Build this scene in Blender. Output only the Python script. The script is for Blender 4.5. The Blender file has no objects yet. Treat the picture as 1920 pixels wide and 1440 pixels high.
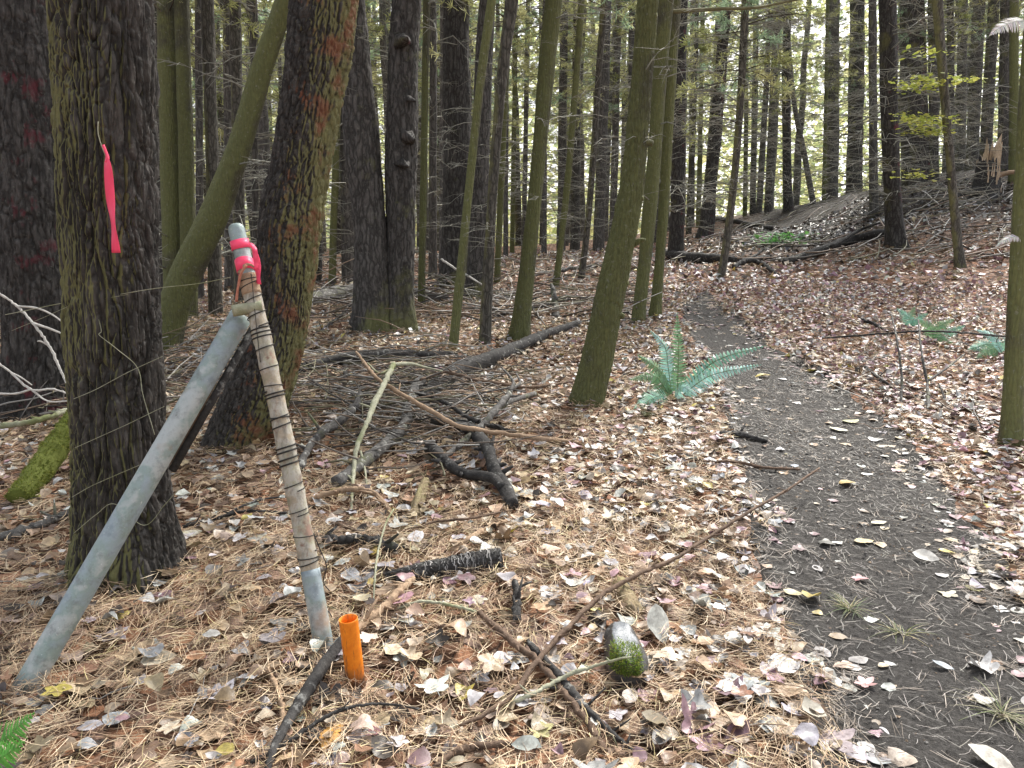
import bpy, math, random
import numpy as np
from mathutils import Vector

C = bpy.context.scene.collection
R = np.random.default_rng(7)
PI = math.pi

# ------------------------------------------------------------------ camera model
F = 1442.0                      # focal length in photo pixels (1920 wide)
PITCH = math.radians(10.0)
CAM = np.array([0.0, 0.0, 1.55])
SP, CP = math.sin(PITCH), math.cos(PITCH)

def ray(px, py):
    u = (px - 960.0) / F; v = (720.0 - py) / F
    return np.array([u, CP + v * SP, -SP + v * CP])
def at_y(px, py, Y):
    d = ray(px, py)
    return CAM + d * (Y / d[1])
def depth(p):
    return (p[1] - CAM[1]) * CP - (p[2] - CAM[2]) * SP
def to_px(p):
    q = np.asarray(p) - CAM
    dz = q[1] * CP - q[2] * SP
    up = q[1] * SP + q[2] * CP
    return 960 + F * q[0] / dz, 720 - F * up / dz

# ------------------------------------------------------------------ noise
def h3(ix, iy, iz, s=0):
    n = (ix.astype(np.int64) * 374761393 + iy.astype(np.int64) * 668265263 + iz.astype(np.int64) * 2147483647 + s * 974711) & 0xFFFFFFFF
    n = ((n ^ (n >> 13)) * 1274126177) & 0xFFFFFFFF
    n = ((n ^ (n >> 16)) * 2246822519) & 0xFFFFFFFF
    return ((n ^ (n >> 15)) & 0xFFFFFF) / float(0xFFFFFF)
def vnoise(x, y, z=None, s=0):
    x = np.asarray(x, float); y = np.asarray(y, float)
    z = np.zeros_like(x) if z is None else np.asarray(z, float)
    ix, iy, iz = np.floor(x), np.floor(y), np.floor(z)
    fx, fy, fz = x - ix, y - iy, z - iz
    fx = fx * fx * (3 - 2 * fx); fy = fy * fy * (3 - 2 * fy); fz = fz * fz * (3 - 2 * fz)
    r = 0
    for a in (0, 1):
        for b in (0, 1):
            for c in (0, 1):
                w = (fx if a else 1 - fx) * (fy if b else 1 - fy) * (fz if c else 1 - fz)
                r = r + w * h3(ix + a, iy + b, iz + c, s)
    return r * 2 - 1
def worley(u, v, period, s=0):
    iu, iv = np.floor(u), np.floor(v)
    d1 = np.full(u.shape, 9.0); d2 = np.full(u.shape, 9.0); idv = np.zeros(u.shape)
    for a in (-1, 0, 1):
        for b in (-1, 0, 1):
            cu, cv = iu + a, iv + b
            hu = np.mod(cu, period)
            j1 = h3(hu, cv, np.zeros_like(cu), s); j2 = h3(hu, cv, np.ones_like(cu), s)
            du = cu + 0.1 + 0.8 * j1 - u; dv = cv + 0.1 + 0.8 * j2 - v
            d = np.sqrt(du * du + dv * dv)
            m = d < d1
            d2 = np.where(m, d1, np.minimum(d2, d)); idv = np.where(m, j1, idv); d1 = np.where(m, d, d1)
    return d1, d2, idv

# ------------------------------------------------------------------ terrain
_A = np.array([-1.3, -.6, -.3, 0, .15, .3, .40, .48, .65, 1.3])
_Y = np.array([0, 3, 6, 8, 10, 12, 15, 20, 25, 30, 40, 60, 200])
_Z = np.array([
    [0, 0, 0, 0, 0, 0, 0, 0, 0, 0],
    [0, 0, 0, 0, 0, 0, 0, 0, 0, 0],
    [.20, .20, .21, .21, .21, .20, .15, .10, .06, .1],
    [.32, .34, .35, .36, .36, .34, .28, .22, .16, .3],
    [.42, .45, .48, .50, .51, .52, .52, .50, .48, .6],
    [.50, .50, .58, .63, .67, .71, .74, .76, .82, 1.0],
    [.50, .55, .72, .84, .92, 1.00, 1.04, 1.08, 1.25, 1.8],
    [.60, .65, .85, 1.02, 1.18, 1.36, 1.54, 1.95, 2.7, 3.7],
    [.70, .75, .95, 1.17, 1.42, 1.72, 2.3, 3.2, 4.0, 5.1],
    [.80, .85, 1.05, 1.3, 1.62, 2.15, 3.0, 4.0, 5.0, 6.1],
    [.9, 1.0, 1.2, 1.45, 2.0, 3.0, 3.9, 4.8, 5.9, 7.0],
    [1., 1.1, 1.3, 1.55, 2.3, 4.4, 4.6, 5.0, 6.0, 7.2],
    [1., 1.1, 1.3, 1.55, 2.3, 4.4, 4.6, 5.0, 6.0, 7.2]])
_ga = np.linspace(-1.3, 1.3, 131); _gy = np.linspace(0, 1, 301) ** 2 * 100
_tmp = np.array([np.interp(_gy, _Y, _Z[:, i]) for i in range(len(_A))]).T
_G = np.array([np.interp(_ga, _A, row) for row in _tmp])
for _ in range(3):
    k = 5
    pad = np.pad(_G, ((k, k), (0, 0)), 'edge'); _G = np.mean([pad[i:i + _G.shape[0]] for i in range(2 * k + 1)], axis=0)
    k = 2
    pad = np.pad(_G, ((0, 0), (k, k)), 'edge'); _G = np.mean([pad[:, i:i + _G.shape[1]] for i in range(2 * k + 1)], axis=0)

def base_h(x, y):
    x = np.asarray(x, float); y = np.asarray(y, float)
    a = np.clip(x / np.maximum(y, 2.5), -1.299, 1.299)
    fa = (a + 1.3) / 2.6 * 130
    fy = np.sqrt(np.clip(y, 0, 99.9) / 100) * 300
    ia = np.floor(fa).astype(int); iy = np.floor(fy).astype(int)
    ta = fa - ia; ty = fy - iy
    ia1 = np.minimum(ia + 1, 130); iy1 = np.minimum(iy + 1, 300)
    return ((_G[iy, ia] * (1 - ta) + _G[iy, ia1] * ta) * (1 - ty) + (_G[iy1, ia] * (1 - ta) + _G[iy1, ia1] * ta) * ty)

def hit(fn, px, py, h=0.0):
    d = ray(px, py)
    t = np.geomspace(0.8, 160, 900)
    p = CAM[None] + d[None] * t[:, None]
    f = p[:, 2] - fn(p[:, 0], p[:, 1]) - h
    k = np.where(f < 0)[0]
    if len(k) == 0: return None
    k = k[0]
    if k == 0: return p[0]
    w = f[k - 1] / (f[k - 1] - f[k])
    return p[k - 1] * (1 - w) + p[k] * w

# trail edges, from the bottom of the frame upward
_rows = [(1700, 1590, 2760), (1440, 1510, 2250), (1300, 1492, 2090), (1200, 1478, 1995), (1100, 1446, 1925), (1000, 1408, 1858), (900, 1382, 1790),
         (800, 1366, 1695), (750, 1356, 1625), (700, 1338, 1566), (650, 1302, 1455), (600, 1278, 1396), (575, 1280, 1362), (555, 1289, 1347), (540, 1304, 1345)]
_py, _pl, _pr = [], [], []
for yy, a, b in _rows:
    m = hit(base_h, (a + b) / 2, yy)
    l = at_y(a, yy, m[1]); r = at_y(b, yy, m[1])
    _py.append(m[1]); _pl.append(l[0]); _pr.append(r[0])
_py = np.array(_py); _pl = np.array(_pl); _pr = np.array(_pr)
def path_edges(y):
    return np.interp(y, _py, _pl), np.interp(y, _py, _pr)
def path_in(x, y, wob=.14, soft=.14):
    """1 well inside the trail, 0 outside, soft between."""
    l, r = path_edges(y)
    wn = wob * vnoise(x * 2.3, y * 2.3, s=3) + wob * .6 * vnoise(x * 7, y * 7, s=4)
    d = np.minimum(x - l, r - x) + wn
    inside = np.clip(d / soft, 0, 1)
    return np.where((y < _py[-1] + .2) & (y > 0.2), inside, 0.0)

def height(x, y):
    x = np.asarray(x, float); y = np.asarray(y, float)
    m = path_in(x, y, 0.0)
    n = .045 * vnoise(x * .9, y * .9, s=11) + .022 * vnoise(x * 2.7, y * 2.7, s=12) + .009 * vnoise(x * 8, y * 8, s=13)
    far = np.clip((y - 12) / 10, 0, 1)
    n = n + far * (.16 * vnoise(x * .5, y * .5, s=14) + .08 * vnoise(x * 1.6, y * 1.6, s=15))
    return base_h(x, y) + n * (1 - .75 * m) - .035 * m
def G(px, py, h=0.0):
    p = hit(height, px, py, h)
    if p is None: p = at_y(px, py, 60.0); 
    return p

# ------------------------------------------------------------------ mesh helpers
def mesh_from(name, V, quads=None, tris=None, col=None, smooth=True, extra=None):
    me = bpy.data.meshes.new(name)
    V = np.asarray(V, np.float32).reshape(-1, 3)
    q = np.zeros((0, 4), np.int32) if quads is None or len(quads) == 0 else np.asarray(quads, np.int32).reshape(-1, 4)
    t = np.zeros((0, 3), np.int32) if tris is None or len(tris) == 0 else np.asarray(tris, np.int32).reshape(-1, 3)
    me.vertices.add(len(V)); me.vertices.foreach_set('co', V.ravel())
    nl = q.size + t.size
    me.loops.add(nl); me.loops.foreach_set('vertex_index', np.concatenate([q.ravel(), t.ravel()]))
    npz = len(q) + len(t)
    me.polygons.add(npz)
    tot = np.concatenate([np.full(len(q), 4, np.int32), np.full(len(t), 3, np.int32)])
    st = np.concatenate([[0], np.cumsum(tot)[:-1]]).astype(np.int32) if npz else np.zeros(0, np.int32)
    me.polygons.foreach_set('loop_start', st); me.polygons.foreach_set('loop_total', tot)
    me.polygons.foreach_set('use_smooth', np.full(npz, smooth))
    if col is not None:
        col = np.asarray(col, np.float32)
        if col.shape[1] == 3: col = np.concatenate([col, np.ones((len(col), 1), np.float32)], 1)
        a = me.attributes.new('Col', 'FLOAT_COLOR', 'POINT'); a.data.foreach_set('color', col.ravel())
    if extra:
        for k, v in extra.items():
            a = me.attributes.new(k, 'FLOAT', 'POINT'); a.data.foreach_set('value', np.asarray(v, np.float32))
    me.update(calc_edges=True); me.validate()
    return me

class MB:
    """collects pieces of ONE mesh"""
    def __init__(s): s.v = []; s.q = []; s.t = []; s.c = []; s.n = 0
    def add(s, V, quads=None, tris=None, col=None):
        V = np.asarray(V, float).reshape(-1, 3)
        if quads is not None and len(quads): s.q.append(np.asarray(quads, int).reshape(-1, 4) + s.n)
        if tris is not None and len(tris): s.t.append(np.asarray(tris, int).reshape(-1, 3) + s.n)
        if col is not None:
            col = np.asarray(col, float)
            s.c.append(np.tile(col, (len(V), 1)) if col.ndim == 1 else col)
        s.v.append(V); s.n += len(V)
    def mesh(s, name, smooth=True, origin=(0, 0, 0)):
        return mesh_from(name, np.concatenate(s.v) - np.asarray(origin), np.concatenate(s.q) if s.q else None,
                         np.concatenate(s.t) if s.t else None, np.concatenate(s.c) if s.c else None, smooth)

def link(name, me, mat, parent=None, loc=None):
    o = bpy.data.objects.new(name, me)
    if mat is not None and not me.materials: me.materials.append(mat)
    C.objects.link(o)
    if parent is not None: o.parent = parent
    if loc is not None: o.location = loc
    return o
def tag(o, label=None, cat=None, group=None, kind=None):
    if label: o['label'] = label
    if cat: o['category'] = cat
    if group: o['group'] = group
    if kind: o['kind'] = kind
    return o
def thing(name, label, cat, loc, group=None):
    o = bpy.data.objects.new(name, None); C.objects.link(o); o.location = tuple(float(v) for v in loc)
    o.empty_display_size = .1
    return tag(o, label, cat, group)

def spline(P, n):
    """Catmull-Rom through rows of P (any columns), n samples evenly along the length of the first three."""
    P = np.asarray(P, float)
    if len(P) == 2:
        t = np.linspace(0, 1, n)[:, None]; return P[0] * (1 - t) + P[1] * t
    E = np.vstack([2 * P[0] - P[1], P, 2 * P[-1] - P[-2]])
    out = []
    m = 24
    for i in range(1, len(E) - 2):
        t = np.linspace(0, 1, m, endpoint=False)[:, None]
        p0, p1, p2, p3 = E[i - 1], E[i], E[i + 1], E[i + 2]
        out.append(.5 * ((2 * p1) + (-p0 + p2) * t + (2 * p0 - 5 * p1 + 4 * p2 - p3) * t ** 2 + (-p0 + 3 * p1 - 3 * p2 + p3) * t ** 3))
    out.append(P[-1:]); out = np.vstack(out)
    L = np.concatenate([[0], np.cumsum(np.linalg.norm(np.diff(out[:, :3], axis=0), axis=1))])
    s = np.linspace(0, L[-1], n) if not isinstance(n, np.ndarray) else n * L[-1]
    return np.array([np.interp(s, L, out[:, k]) for k in range(out.shape[1])]).T

def frames(P):
    T = np.gradient(P, axis=0); T /= np.linalg.norm(T, axis=1)[:, None] + 1e-12
    up = np.array([1.0, 0, 0]) if abs(T[0][0]) < .8 else np.array([0, 1.0, 0])
    N = np.zeros_like(P); n = up - T[0] * T[0].dot(up); n /= np.linalg.norm(n)
    for i in range(len(P)):
        n = n - T[i] * T[i].dot(n); n /= np.linalg.norm(n) + 1e-12; N[i] = n
    return T, N, np.cross(T, N)

def tube_geo(P, r, k=8, cap=True, wob=0.0, seed=0):
    P = np.asarray(P, float); n = len(P); r = np.broadcast_to(np.asarray(r, float), (n,))
    T, N, B = frames(P)
    th = np.arange(k) / k * 2 * PI
    rr = r[:, None] * np.ones((1, k))
    if wob:
        z = np.concatenate([[0], np.cumsum(np.linalg.norm(np.diff(P, axis=0), axis=1))])[:, None] / (5 * r.max()) + np.zeros((1, k))
        rr = rr * (1 + wob * vnoise(np.cos(th)[None] * 1.3, np.sin(th)[None] * 1.3, z, s=seed) + wob * .5 * vnoise(np.cos(th)[None] * 3, np.sin(th)[None] * 3, z * 3, s=seed + 1))
    V = P[:, None] + rr[..., None] * (np.cos(th)[None, :, None] * N[:, None] + np.sin(th)[None, :, None] * B[:, None])
    V = V.reshape(-1, 3)
    i = np.arange(n - 1)[:, None] * k; j = np.arange(k)[None]
    j2 = (j + 1) % k
    Q = np.stack([i + j, i + j2, i + k + j2, i + k + j], -1).reshape(-1, 4)
    tr = []
    if cap:
        V = np.vstack([V, P[:1] - T[:1] * r[0] * .15, P[-1:] + T[-1:] * r[-1] * .15]); a = n * k; b = a + 1
        for q in range(k):
            tr.append((a, (q + 1) % k, q)); tr.append((b, (n - 1) * k + q, (n - 1) * k + (q + 1) % k))
    return V, Q, tr

# ------------------------------------------------------------------ materials
def new_mat(name):
    m = bpy.data.materials.new(name); m.use_nodes = True
    nt = m.node_tree; b = nt.nodes['Principled BSDF']
    b.inputs['Roughness'].default_value = .85
    b.inputs['Specular IOR Level'].default_value = .25
    return m, nt, b
def nd(nt, t, **kw):
    n = nt.nodes.new(t)
    for k, v in kw.items():
        if k in n.inputs: n.inputs[k].default_value = v
        else: setattr(n, k, v)
    return n
def ramp(nt, stops, fac, interp='LINEAR'):
    r = nt.nodes.new('ShaderNodeValToRGB'); r.color_ramp.interpolation = interp
    e = r.color_ramp.elements
    while len(e) < len(stops): e.new(0.5)
    for k, (p, c) in enumerate(stops):
        e[k].position = p; e[k].color = (*c, 1) if len(c) == 3 else c
    nt.links.new(fac, r.inputs[0]); return r.outputs[0]
def mixc(nt, fac, a, b, mode='MIX'):
    m = nt.nodes.new('ShaderNodeMix'); m.data_type = 'RGBA'; m.blend_type = mode
    for sock, v in ((m.inputs[0], fac), (m.inputs[6], a), (m.inputs[7], b)):
        if isinstance(v, bpy.types.NodeSocket): nt.links.new(v, sock)
        elif isinstance(v, (int, float)): sock.default_value = v
        else: sock.default_value = (*v, 1)
    return m.outputs[2]
def mth(nt, op, a, b=None, clamp=False):
    m = nt.nodes.new('ShaderNodeMath'); m.operation = op; m.use_clamp = clamp
    for i, v in enumerate((a, b)):
        if v is None: continue
        if isinstance(v, bpy.types.NodeSocket): nt.links.new(v, m.inputs[i])
        else: m.inputs[i].default_value = v
    return m.outputs[0]
def vmap(nt, scale=(1, 1, 1), coord='Object'):
    tc = nt.nodes.new('ShaderNodeTexCoord'); mp = nt.nodes.new('ShaderNodeMapping')
    mp.inputs['Scale'].default_value = scale
    nt.links.new(tc.outputs[coord], mp.inputs[0]); return mp.outputs[0]
def noise(nt, vec, scale, detail=4, rough=.6):
    n = nt.nodes.new('ShaderNodeTexNoise'); n.inputs['Scale'].default_value = scale
    n.inputs['Detail'].default_value = detail; n.inputs['Roughness'].default_value = rough
    nt.links.new(vec, n.inputs['Vector']); return n.outputs[0]
def bump(nt, b, h, strength, dist, prev=None):
    n = nt.nodes.new('ShaderNodeBump'); n.inputs['Strength'].default_value = strength; n.inputs['Distance'].default_value = dist
    nt.links.new(h, n.inputs['Height']); nt.links.new(n.outputs[0], b.inputs['Normal']); return n

def bark_mat(name, dark, mid, moss, amt, mdir=(-1, -.2, 0), plates=(16, 16, 3.2), red=0.0, redc=(.14, .06, .04), bdist=.012, lichen=.25, dw=.45, foot=0.0, net=.8):
    m, nt, b = new_mat(name)
    v = vmap(nt)
    # stretched cells make the bark plates
    wn = noise(nt, v, 5, 3)
    vs = nt.nodes.new('ShaderNodeMapping'); vs.inputs['Scale'].default_value = plates; nt.links.new(v, vs.inputs[0])
    add = nt.nodes.new('ShaderNodeVectorMath'); add.operation = 'ADD'
    nt.links.new(vs.outputs[0], add.inputs[0])
    sc = nt.nodes.new('ShaderNodeVectorMath'); sc.operation = 'SCALE'; sc.inputs['Scale'].default_value = 1.3
    tn = nt.nodes.new('ShaderNodeTexNoise'); tn.inputs['Scale'].default_value = 7; nt.links.new(v, tn.inputs['Vector'])
    nt.links.new(tn.outputs[1], sc.inputs[0]); nt.links.new(sc.outputs[0], add.inputs[1])
    vo = nt.nodes.new('ShaderNodeTexVoronoi'); vo.feature = 'DISTANCE_TO_EDGE'; vo.inputs['Scale'].default_value = 1
    nt.links.new(add.outputs[0], vo.inputs['Vector'])
    ridge = ramp(nt, [(0, (0, 0, 0)), (.22, (.8, .8, .8)), (.6, (1, 1, 1))], vo.outputs[0])
    fine = noise(nt, vs.outputs[0], 3.5, 6, .7)
    col = ramp(nt, [(.25, dark), (.7, mid)], fine)
    col = mixc(nt, mth(nt, 'MULTIPLY', mth(nt, 'SUBTRACT', 1, ridge), net), col, tuple(c * .6 for c in dark))
    # moss and algae grow on one side
    ge = nt.nodes.new('ShaderNodeNewGeometry'); dt = nt.nodes.new('ShaderNodeVectorMath'); dt.operation = 'DOT_PRODUCT'
    nt.links.new(ge.outputs['Normal'], dt.inputs[0]); dt.inputs[1].default_value = mdir
    pn = noise(nt, v, 1.7, 5, .65)
    f = mth(nt, 'ADD', mth(nt, 'MULTIPLY', dt.outputs['Value'], dw), mth(nt, 'MULTIPLY', mth(nt, 'SUBTRACT', pn, .5), 2.4))
    f = mth(nt, 'ADD', f, amt - .5)
    if foot:
        sz = nt.nodes.new('ShaderNodeSeparateXYZ'); nt.links.new(v, sz.inputs[0])
        f = mth(nt, 'ADD', f, mth(nt, 'MULTIPLY', mth(nt, 'SUBTRACT', 1.0, sz.outputs['Z']), foot, True))
    f = mth(nt, 'MULTIPLY', f, 3.0, True)
    f = mth(nt, 'MULTIPLY', f, mth(nt, 'ADD', .45, mth(nt, 'MULTIPLY', mth(nt, 'ADD', mth(nt, 'MULTIPLY', ridge, .35), fine), .62)), True)
    mcol = mixc(nt, noise(nt, v, 26, 4), tuple(c * .6 for c in moss), tuple(min(1, c * 1.35) for c in moss))
    col = mixc(nt, mth(nt, 'MULTIPLY', f, .92), col, mcol)
    if red:
        rn = noise(nt, v, 4.5, 4, .6)
        rd = nt.nodes.new('ShaderNodeVectorMath'); rd.operation = 'DOT_PRODUCT'
        nt.links.new(ge.outputs['Normal'], rd.inputs[0]); rd.inputs[1].default_value = (.75, -.6, 0)
        rf = mth(nt, 'MULTIPLY', mth(nt, 'ADD', mth(nt, 'SUBTRACT', rn, .86 - red), mth(nt, 'MULTIPLY', rd.outputs['Value'], .22)), 9, True)
        col = mixc(nt, mth(nt, 'MULTIPLY', rf, .8), col, redc)
    # grey lichen specks
    ln = noise(nt, v, 34, 3, .5)
    col = mixc(nt, mth(nt, 'MULTIPLY', mth(nt, 'MULTIPLY', mth(nt, 'SUBTRACT', ln, .62), 9, True), lichen), col, (.3, .31, .27))
    oi = nt.nodes.new('ShaderNodeObjectInfo')
    hv = nt.nodes.new('ShaderNodeHueSaturation'); nt.links.new(col, hv.inputs['Color'])
    nt.links.new(mth(nt, 'ADD', .75, mth(nt, 'MULTIPLY', oi.outputs['Random'], .5)), hv.inputs['Value'])
    nt.links.new(hv.outputs[0], b.inputs['Base Color'])
    hgt = mth(nt, 'ADD', mth(nt, 'MULTIPLY', ridge, .7), mth(nt, 'ADD', mth(nt, 'MULTIPLY', fine, .6), mth(nt, 'MULTIPLY', noise(nt, v, 70, 5, .75), .55)))
    bump(nt, b, hgt, .9, bdist)
    b.inputs['Roughness'].default_value = .8
    return m

M = {}
M['bark_dark'] = bark_mat('dark_furrowed_bark', (.024, .022, .021), (.150, .142, .135), (.13, .127, .055), .03, red=.10, redc=(.13, .03, .04))
M['bark_ribbon'] = bark_mat('mossy_furrowed_bark', (.022, .020, .018), (.150, .138, .126), (.20, .197, .080), .60, (-1, .05, 0), (13, 13, 2.2), dw=.85)
M['bark_lean'] = bark_mat('flaking_bark', (.02, .018, .017), (.105, .096, .088), (.17, .165, .07), .14, (1, -.1, 0), (16, 16, 5), red=.155, redc=(.18, .072, .044), dw=1.0)
M['bark_fork'] = bark_mat('ridged_bark', (.028, .026, .025), (.165, .157, .149), (.14, .146, .058), .16, (.4, -.2, -.3), foot=.5)
M['bark_olive'] = bark_mat('olive_algae_bark', (.040, .038, .027), (.15, .148, .095), (.15, .162, .062), .72, (-.3, -.5, 0), (34, 34, 5), bdist=.014, net=.3, lichen=.45)
M['bark_mid'] = bark_mat('grey_olive_bark', (.04, .037, .032), (.19, .18, .155), (.16, .158, .072), .30, (-1, -.2, 0), (20, 20, 5), bdist=.008)
M['bark_far'] = bark_mat('far_grey_bark', (.06, .057, .054), (.20, .19, .178), (.18, .182, .095), .12, (-1, -.2, 0), (14, 14, 3), bdist=.012)

def simple(name, c0, c1, scale=20, stretch=(1, 1, 1), bd=.003, bs=.6, rough=.85, detail=6):
    m, nt, b = new_mat(name); v = vmap(nt, stretch)
    n = noise(nt, v, scale, detail, .65)
    nt.links.new(ramp(nt, [(.3, c0), (.7, c1)], n), b.inputs['Base Color'])
    bump(nt, b, n, bs, bd); b.inputs['Roughness'].default_value = rough
    return m
M['dead_twig'] = simple('dead_twig', (.15, .15, .125), (.38, .38, .33), 14)
M['twig_olive'] = simple('olive_twig', (.10, .095, .05), (.22, .21, .12), 14)

def col_mat(name, trans=0.0, bscale=0, rough=.8, spec=.25, var=.35):
    """a material that takes each leaf's own colour from the mesh"""
    m, nt, b = new_mat(name)
    a = nt.nodes.new('ShaderNodeAttribute'); a.attribute_name = 'Col'
    v = vmap(nt)
    n = noise(nt, v, 45, 6, .75)
    k = mixc(nt, mth(nt, 'MULTIPLY', mth(nt, 'MULTIPLY', mth(nt, 'SUBTRACT', n, .33), 2.6, True), var), a.outputs['Color'], (.05, .036, .026))
    nt.links.new(k, b.inputs['Base Color']); b.inputs['Roughness'].default_value = rough
    b.inputs['Specular IOR Level'].default_value = spec
    if bscale: bump(nt, b, noise(nt, v, bscale, 3), .5, .003)
    if trans:
        t = nt.nodes.new('ShaderNodeBsdfTranslucent'); nt.links.new(k, t.inputs['Color'])
        mx = nt.nodes.new('ShaderNodeMixShader'); mx.inputs[0].default_value = trans
        nt.links.new(b.outputs[0], mx.inputs[1]); nt.links.new(t.outputs[0], mx.inputs[2])
        nt.links.new(mx.outputs[0], nt.nodes['Material Output'].inputs['Surface'])
    return m
M['leaf'] = col_mat('fallen_leaf', .10, 55, .46, .5, .62)
M['needle'] = col_mat('dry_needles', 0, 0, .5, .4, .25)
M['frond'] = col_mat('fern_frond', .3, 0, .55, .3, .15)
M['crown'] = col_mat('pine_needles', .45, 0, .6, .2, .1)
M['lit_leaves'] = col_mat('autumn_leaves', .5, 0, .6, .2, .05)

# ground
def ground_mat():
    m, nt, b = new_mat('forest_floor')
    v = vmap(nt)
    at = nt.nodes.new('ShaderNodeAttribute'); at.attribute_name = 'Col'
    tn = nt.nodes.new('ShaderNodeTexNoise'); tn.inputs['Scale'].default_value = 9; nt.links.new(v, tn.inputs['Vector'])
    sc = nt.nodes.new('ShaderNodeVectorMath'); sc.operation = 'SCALE'; sc.inputs['Scale'].default_value = .09
    nt.links.new(tn.outputs[1], sc.inputs[0])
    ad = nt.nodes.new('ShaderNodeVectorMath'); ad.operation = 'ADD'; nt.links.new(v, ad.inputs[0]); nt.links.new(sc.outputs[0], ad.inputs[1])
    vo = nt.nodes.new('ShaderNodeTexVoronoi'); vo.inputs['Scale'].default_value = 13; nt.links.new(ad.outputs[0], vo.inputs['Vector'])
    sep = nt.nodes.new('ShaderNodeSeparateColor'); nt.links.new(vo.outputs['Color'], sep.inputs[0])
    leaf = ramp(nt, [(0, (.05, .034, .023)), (.3, (.16, .095, .06)), (.55, (.33, .2, .125)), (.8, (.26, .22, .2)), (1, (.44, .36, .28))], sep.outputs[0])
    de = nt.nodes.new('ShaderNodeTexVoronoi'); de.feature = 'DISTANCE_TO_EDGE'; de.inputs['Scale'].default_value = 13; nt.links.new(ad.outputs[0], de.inputs['Vector'])
    edge = mth(nt, 'MULTIPLY', de.outputs[0], 9, True)
    c = mixc(nt, edge, (.025, .017, .012), leaf)
    c = mixc(nt, 1.0, c, at.outputs['Color'], 'MULTIPLY')
    nt.links.new(c, b.inputs['Base Color'])
    h = mth(nt, 'ADD', mth(nt, 'MULTIPLY', edge, .5), mth(nt, 'ADD', sep.outputs[1], noise(nt, v, 50, 4)))
    bump(nt, b, h, .8, .02)
    return m
M['ground'] = ground_mat()
def path_mat():
    m, nt, b = new_mat('trodden_soil'); v = vmap(nt)
    n1 = noise(nt, v, 2.2, 5, .6); n2 = noise(nt, v, 55, 5, .75); n3 = noise(nt, v, 190, 3, .7)
    c = ramp(nt, [(.3, (.022, .020, .019)), (.5, (.066, .062, .058)), (.72, (.14, .132, .124))], n2)
    c = mixc(nt, mth(nt, 'MULTIPLY', n1, .5), c, (.05, .045, .042))
    c = mixc(nt, mth(nt, 'MULTIPLY', mth(nt, 'SUBTRACT', n3, .62), 7, True), c, (.26, .25, .24))
    nt.links.new(c, b.inputs['Base Color'])
    bump(nt, b, mth(nt, 'ADD', n2, mth(nt, 'MULTIPLY', n3, .5)), 1.0, .014)
    b.inputs['Roughness'].default_value = .95
    return m
M['path'] = path_mat()

# ------------------------------------------------------------------ ground sheet and trail
def build_ground():
    dense = np.radians(np.linspace(-50, 50, 330)); rest = np.radians(np.linspace(50, 310, 60))[1:-1]
    ang = np.concatenate([dense, rest])
    rad = np.concatenate([[.05], np.geomspace(.5, 10, 260), np.geomspace(10, 60, 170)[1:], np.geomspace(60, 600, 30)[1:]])
    Rr, A = np.meshgrid(rad, ang, indexing='ij')
    X = Rr * np.sin(A); Y = Rr * np.cos(A)
    Z = height(X, Y)
    n, k = X.shape
    i = np.arange(n - 1)[:, None] * k; j = np.arange(k)[None]; j2 = (j + 1) % k
    Q = np.stack([i + j, i + k + j, i + k + j2, i + j2], -1).reshape(-1, 4)[:, ::-1]
    # leaf kinds by place: rust-brown on the flat, grey duff on the bank
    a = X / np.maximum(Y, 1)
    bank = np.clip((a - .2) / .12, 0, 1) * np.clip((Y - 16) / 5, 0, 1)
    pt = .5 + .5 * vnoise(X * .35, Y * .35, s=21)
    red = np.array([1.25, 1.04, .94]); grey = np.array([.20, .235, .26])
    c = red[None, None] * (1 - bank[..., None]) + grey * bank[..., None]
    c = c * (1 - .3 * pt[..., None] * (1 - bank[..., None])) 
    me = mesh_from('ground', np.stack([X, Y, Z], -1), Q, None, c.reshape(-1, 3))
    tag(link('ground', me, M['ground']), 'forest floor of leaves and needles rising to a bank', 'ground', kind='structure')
    # the trail, 12 mm proud of the floor sheet
    ys = np.concatenate([np.linspace(_py[0], 6, 420), np.linspace(6, _py[-1], 110)[1:]])
    l, r = path_edges(ys)
    t = np.linspace(0, 1, 150)
    wl = .06 * vnoise(ys * 2.5, ys * 0, s=5) + .03 * vnoise(ys * 8, ys * 0, s=6); wr = .06 * vnoise(ys * 2.5, ys * 0 + 9, s=5) + .03 * vnoise(ys * 8, ys * 0 + 9, s=6)
    tp = np.clip((_py[-1] - ys) / 1.5, .15, 1)
    cx = (l + r) / 2; hw = (r - l) / 2 * tp
    X = (cx - hw + wl)[:, None] * (1 - t) + (cx + hw + wr)[:, None] * t
    Y = np.repeat(ys[:, None], 150, 1)
    e = np.minimum(t, 1 - t)[None]
    Z = height(X, Y) + .012 - .03 * np.clip(1 - e / .03, 0, 1) + .006 * vnoise(X * 14, Y * 14, s=31) * 1.0 + .005 * vnoise(X * 38, Y * 38, s=32) * np.clip(e / .05, 0, 1) + .004 * np.clip(e / .05, 0, 1)
    n, k = X.shape
    i = np.arange(n - 1)[:, None] * k; j = np.arange(k - 1)[None]
    Q = np.stack([i + j, i + j + 1, i + k + j + 1, i + k + j], -1).reshape(-1, 4)
    me = mesh_from('dirt_path', np.stack([X, Y, Z], -1), Q)
    tag(link('dirt_path', me, M['path']), 'dark grey trodden dirt trail curving uphill', 'path', kind='structure')
build_ground()

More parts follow.
